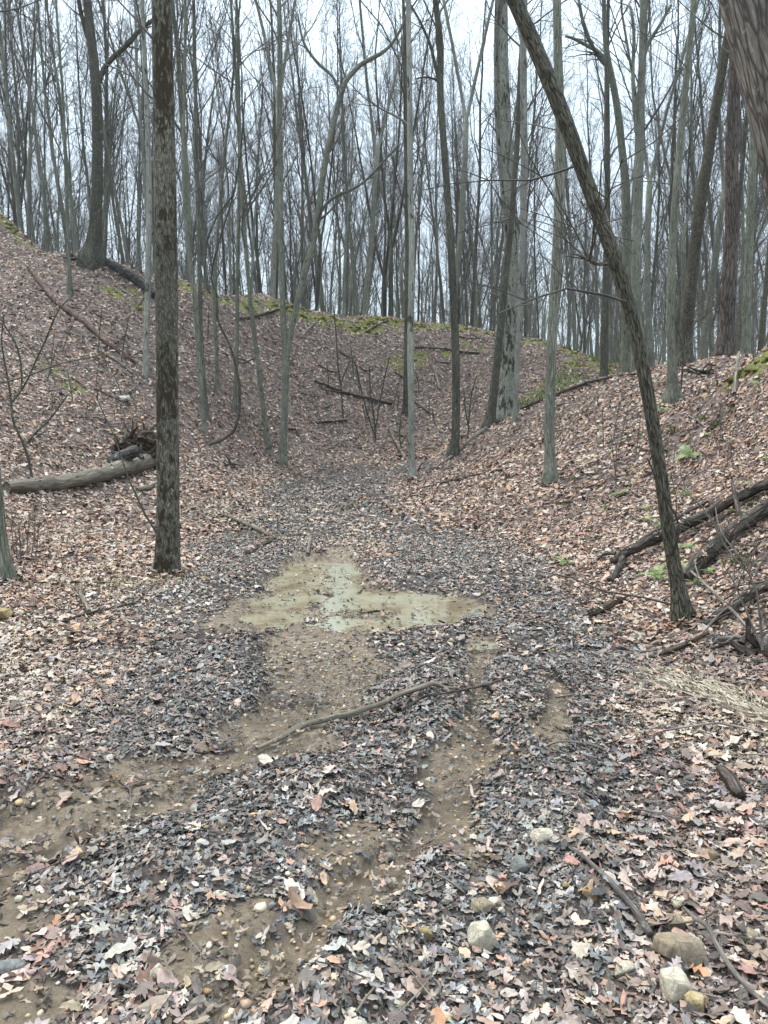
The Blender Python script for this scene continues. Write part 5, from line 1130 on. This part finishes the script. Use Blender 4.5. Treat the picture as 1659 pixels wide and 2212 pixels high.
# ================================================================== FERNS
mfern = plain('fern_green', [(.3, (.05, .085, .015)), (.5, (.12, .18, .035)), (.7, (.24, .29, .09))], 9, .55)
def fern_mesh(seed, n=8, L=.34):
    r_ = np.random.RandomState(seed); Vv, Ff = [], []
    for k in range(n):
        az = k / n * 6.28 + r_.normal(0, .3); Lk = L * r_.uniform(.6, 1.15); up = r_.uniform(.5, 1.1)
        ts = np.linspace(0, 1, 15)
        r = Lk * ts * (.5 + .5 * ts * .9); z = Lk * up * (ts - .85 * ts ** 2)
        cx, cy = np.cos(az), np.sin(az); C = np.stack([cx * r, cy * r, z + .01], -1); pd = np.array([-cy, cx, 0])
        for i in range(2, 15):
            w = Lk * .24 * math.sin(math.pi * min(1, ts[i] * .9 + .12)) ** .8; f = unit(C[i] - C[i - 1]); wd = Lk * .026
            for s in (-1, 1):
                o = len(Vv); b0 = C[i]; tip = b0 + pd * s * w + f * w * .35 + np.array([0, 0, -.15 * w]); md_ = (b0 + tip) / 2
                Vv += [b0 - f * wd * .5, md_ - f * wd, tip, md_ + f * wd, b0 + f * wd * .5]; Ff += [(o, o + 1, o + 3), (o, o + 3, o + 4), (o + 1, o + 2, o + 3)]
        for i in range(14):
            o = len(Vv); h_ = pd * .0025; Vv += [C[i] - h_, C[i] + h_, C[i + 1] + h_, C[i + 1] - h_]; Ff += [(o, o + 1, o + 2), (o, o + 2, o + 3)]
    return mesh_np('fern', np.array(Vv), np.array(Ff), {}, False, mfern)
FM = [fern_mesh(3), fern_mesh(8, 6, .28), fern_mesh(11, 5, .36)]
for i, (px, py, s, lb) in enumerate([
 (1419, 1252, 1.1, 'feathery fern left of the foot of the leaning trunk'), (1478, 1235, 1.2, 'tall fern right behind the leaning trunk under the stub ended log'), (1502, 1268, .8, 'small fern at the low end of the second dark log'),
 (1586, 1220, 1.0, 'fern between the upper two dark logs near the right edge'), (1576, 1315, .8, 'fern beside the lowest dark log'), (1488, 1190, .7, 'fern sprig above the stub ended log'), (1222, 1222, .9, 'low fern on leaves left of the stub ended log'),
 (1239, 1036, .9, 'fern at the foot of the smooth charred trunk'), (1219, 1090, .9, 'fern clump downslope of the smooth charred trunk'), (1336, 1075, 1.0, 'fern between the smooth charred trunk and leaning trunk'), (1306, 1100, .7, 'small fern left of the leaning trunk half way up the bank'),
 (1429, 893, 1.1, 'bright fern just below the swollen foot grey tree'), (1449, 938, 1.1, 'bright fern right of the leaning trunk on the upper bank'), (1552, 925, 1.3, 'tall narrow fern on the open right bank'), (1583, 890, .8, 'small fern below the pale snag'),
 (1490, 990, 1.3, 'wide fern patch in the middle of the right bank'), (1638, 838, 1.2, 'fern patch at the right edge below the crest'), (1519, 912, .9, 'faint fern right of the swollen foot grey tree'), (1206, 886, .9, 'fern beside the long thin pole on the right slope'), (1383, 940, .7, 'small fern left of the leaning trunk on the upper bank')]):
    q = G(px, py); o = link('fern', FM[i % 3], label=lb, category='fern'); o['group'] = 'ferns on the right bank'
    o.location = (q[0], q[1], q[2] + .01); s *= .52 * (1 + .03 * q[1]); o.scale = (s, s, s); n_ = gnormal(np.array([q[0]]), np.array([q[1]]))[0]
    o.rotation_euler = (math.atan2(-n_[1], n_[2]) * .7, math.atan2(n_[0], n_[2]) * .7, i * 1.3)

# ================================================================== HAZE
hz = bmesh.new(); bmesh.ops.create_cube(hz, size=1)
me = bpy.data.meshes.new('haze'); hz.to_mesh(me); hz.free()
m = bpy.data.materials.new('haze'); m.use_nodes = True; t = m.node_tree; t.nodes.clear()
o_ = t.nodes.new('ShaderNodeOutputMaterial'); v_ = t.nodes.new('ShaderNodeVolumePrincipled')
v_.inputs['Color'].default_value = (.88, .90, .93, 1); v_.inputs['Density'].default_value = HAZE; v_.inputs['Anisotropy'].default_value = .2
t.links.new(v_.outputs[0], o_.inputs['Volume']); me.materials.append(m)
zmin = float(H.min()) - 1.5
o = link('haze', me, kind='stuff', label='faint pale haze between the far trees', category='haze'); ztop = 52.
o.scale = (260, 260, ztop - zmin); o.location = (0, 80, (ztop + zmin) / 2)

# ================================================================== LEAVES CAUGHT ON LOGS, STONES AND TREE FEET
lx, ly, lz = [], [], []
for (o_, mn, c_) in LOGS.values():
    pts_, rad_ = mn
    if rad_.max() < .035: continue
    L_ = np.linalg.norm(np.diff(pts_, axis=0), axis=1).sum(); n_ = int(L_ * 22)
    for k in range(n_):
        p, r, d = at(mn, rs.rand()); a_ = rs.normal(0, .5); sd = unit(np.cross(d, [0, 0, 1]))
        lx.append(p[0] + sd[0] * math.sin(a_) * r); ly.append(p[1] + sd[1] * math.sin(a_) * r); lz.append(p[2] + math.cos(a_) * r * 1.02)
for o_ in list(COL.objects):
    if o_.name.startswith('rock') and 'cream block' not in o_['label'] and o_.type == 'MESH' and max(o_.dimensions) > .035:
        for k in range(rs.randint(1, 4)):
            a_ = rs.rand() * 6.28; rr_ = max(o_.dimensions) * .55
            X_, Y_ = o_.location.x + math.cos(a_) * rr_, o_.location.y + math.sin(a_) * rr_ * .8 - .01
            lx.append(X_); ly.append(Y_); lz.append(float(gz(X_, Y_)) + .02)
for (fx_, fy_, fr_) in FEET:
    if fy_ > 15: continue
    for k in range(70):
        a_ = rs.rand() * 6.28; q_ = fr_ * rs.uniform(1.25, 2.0) + rs.rand() * .05
        X_, Y_ = fx_ + math.cos(a_) * q_, fy_ + math.sin(a_) * q_; lx.append(X_); ly.append(Y_); lz.append(float(gz(X_, Y_)) + rs.uniform(.01, .06))
lx, ly, lz = map(np.array, (lx, ly, lz)); n_ = len(lx)
cl_ = np.where((rs.rand(n_) < .5)[:, None], pick('slope', n_), pick('front', n_)) * .9; kk = rs.randint(0, 3, n_)
for i, kd in enumerate(['maple', 'oak', 'beech']):
    q_ = kk == i; put_leaves(lx[q_], ly[q_], kd, 14, .075, .35, cl_[q_], rs.rand(q_.sum()) * .5, .004, .5, zover=lz[q_])
V = np.concatenate(LV); F = np.concatenate(LF); Cc = np.concatenate(LC)
me = mesh_np('loose_leaves', V, F, {'lc': ('FLOAT_COLOR', np.concatenate([np.clip(Cc, 0, 1), np.ones((len(Cc), 1))], 1)), 'wet': ('FLOAT', np.concatenate(LW))}, False, MLEAF)
link('loose_leaves', me, kind='stuff', label='dead leaves caught on logs and against stones and tree feet', category='fallen leaves')
# thin dead sticks: brush at the right edge and on the banks
for (zone_, n_, w_, ln_, lb, gp, kd) in [((1540, 1690, 1150, 1430), 30, 3.2, 75, 'thin dead stick in the brush among the dark logs at the right edge', 'sticks in the brush at the right edge', 'stick'),
                                     ((30, 330, 640, 960), 22, 3, 55, 'thin dead stick lying on the left bank', 'sticks lying on the left bank', 'stick'),
                                     ((480, 1040, 730, 990), 30, 3, 45, 'thin dead stick lying on the far bank', 'sticks lying on the far bank', 'dead'),
                                     ((1150, 1640, 860, 1180), 20, 3, 60, 'thin dead stick lying on the right bank', 'sticks lying on the right bank', 'stick')]:
    for k in range(n_):
        a_ = rs3.uniform(-.9, .9) + (math.pi / 2 if rs3.rand() < .2 else 0); cx_, cy_ = rs3.uniform(zone_[0], zone_[1]), rs3.uniform(zone_[2], zone_[3]); h_ = ln_ * rs3.uniform(.3, .7)
        e_ = rs3.uniform(0, .12) if zone_[0] > 1500 else 0
        pp = [(cx_ - math.cos(a_) * h_, cy_ - math.sin(a_) * h_ * .6, w_), (cx_ + rs3.normal(0, 3), cy_ + rs3.normal(0, 3), w_, e_), (cx_ + math.cos(a_) * h_, cy_ + math.sin(a_) * h_ * .6, w_ * .7, e_ * 1.5)]
        stick('stick', lb, 'stick', pp, kd if rs3.rand() < .6 else 'wetlog', seed=k, sides=5, group=gp)

for k in range(26):
    px, py = rs3.uniform(1200, 1650), rs3.uniform(850, 1270); q = G(px, py)
    o = link('fern', FM[k % 3], label='tiny green fern sprout among the leaves of the right bank', category='fern'); o['group'] = 'fern sprouts on the right bank'
    s_ = rs3.uniform(.22, .42) * (1 + .03 * q[1]); o.scale = (s_, s_, s_); o.location = (q[0], q[1], q[2] + .015); o.rotation_euler = (0, 0, k * 2.1)
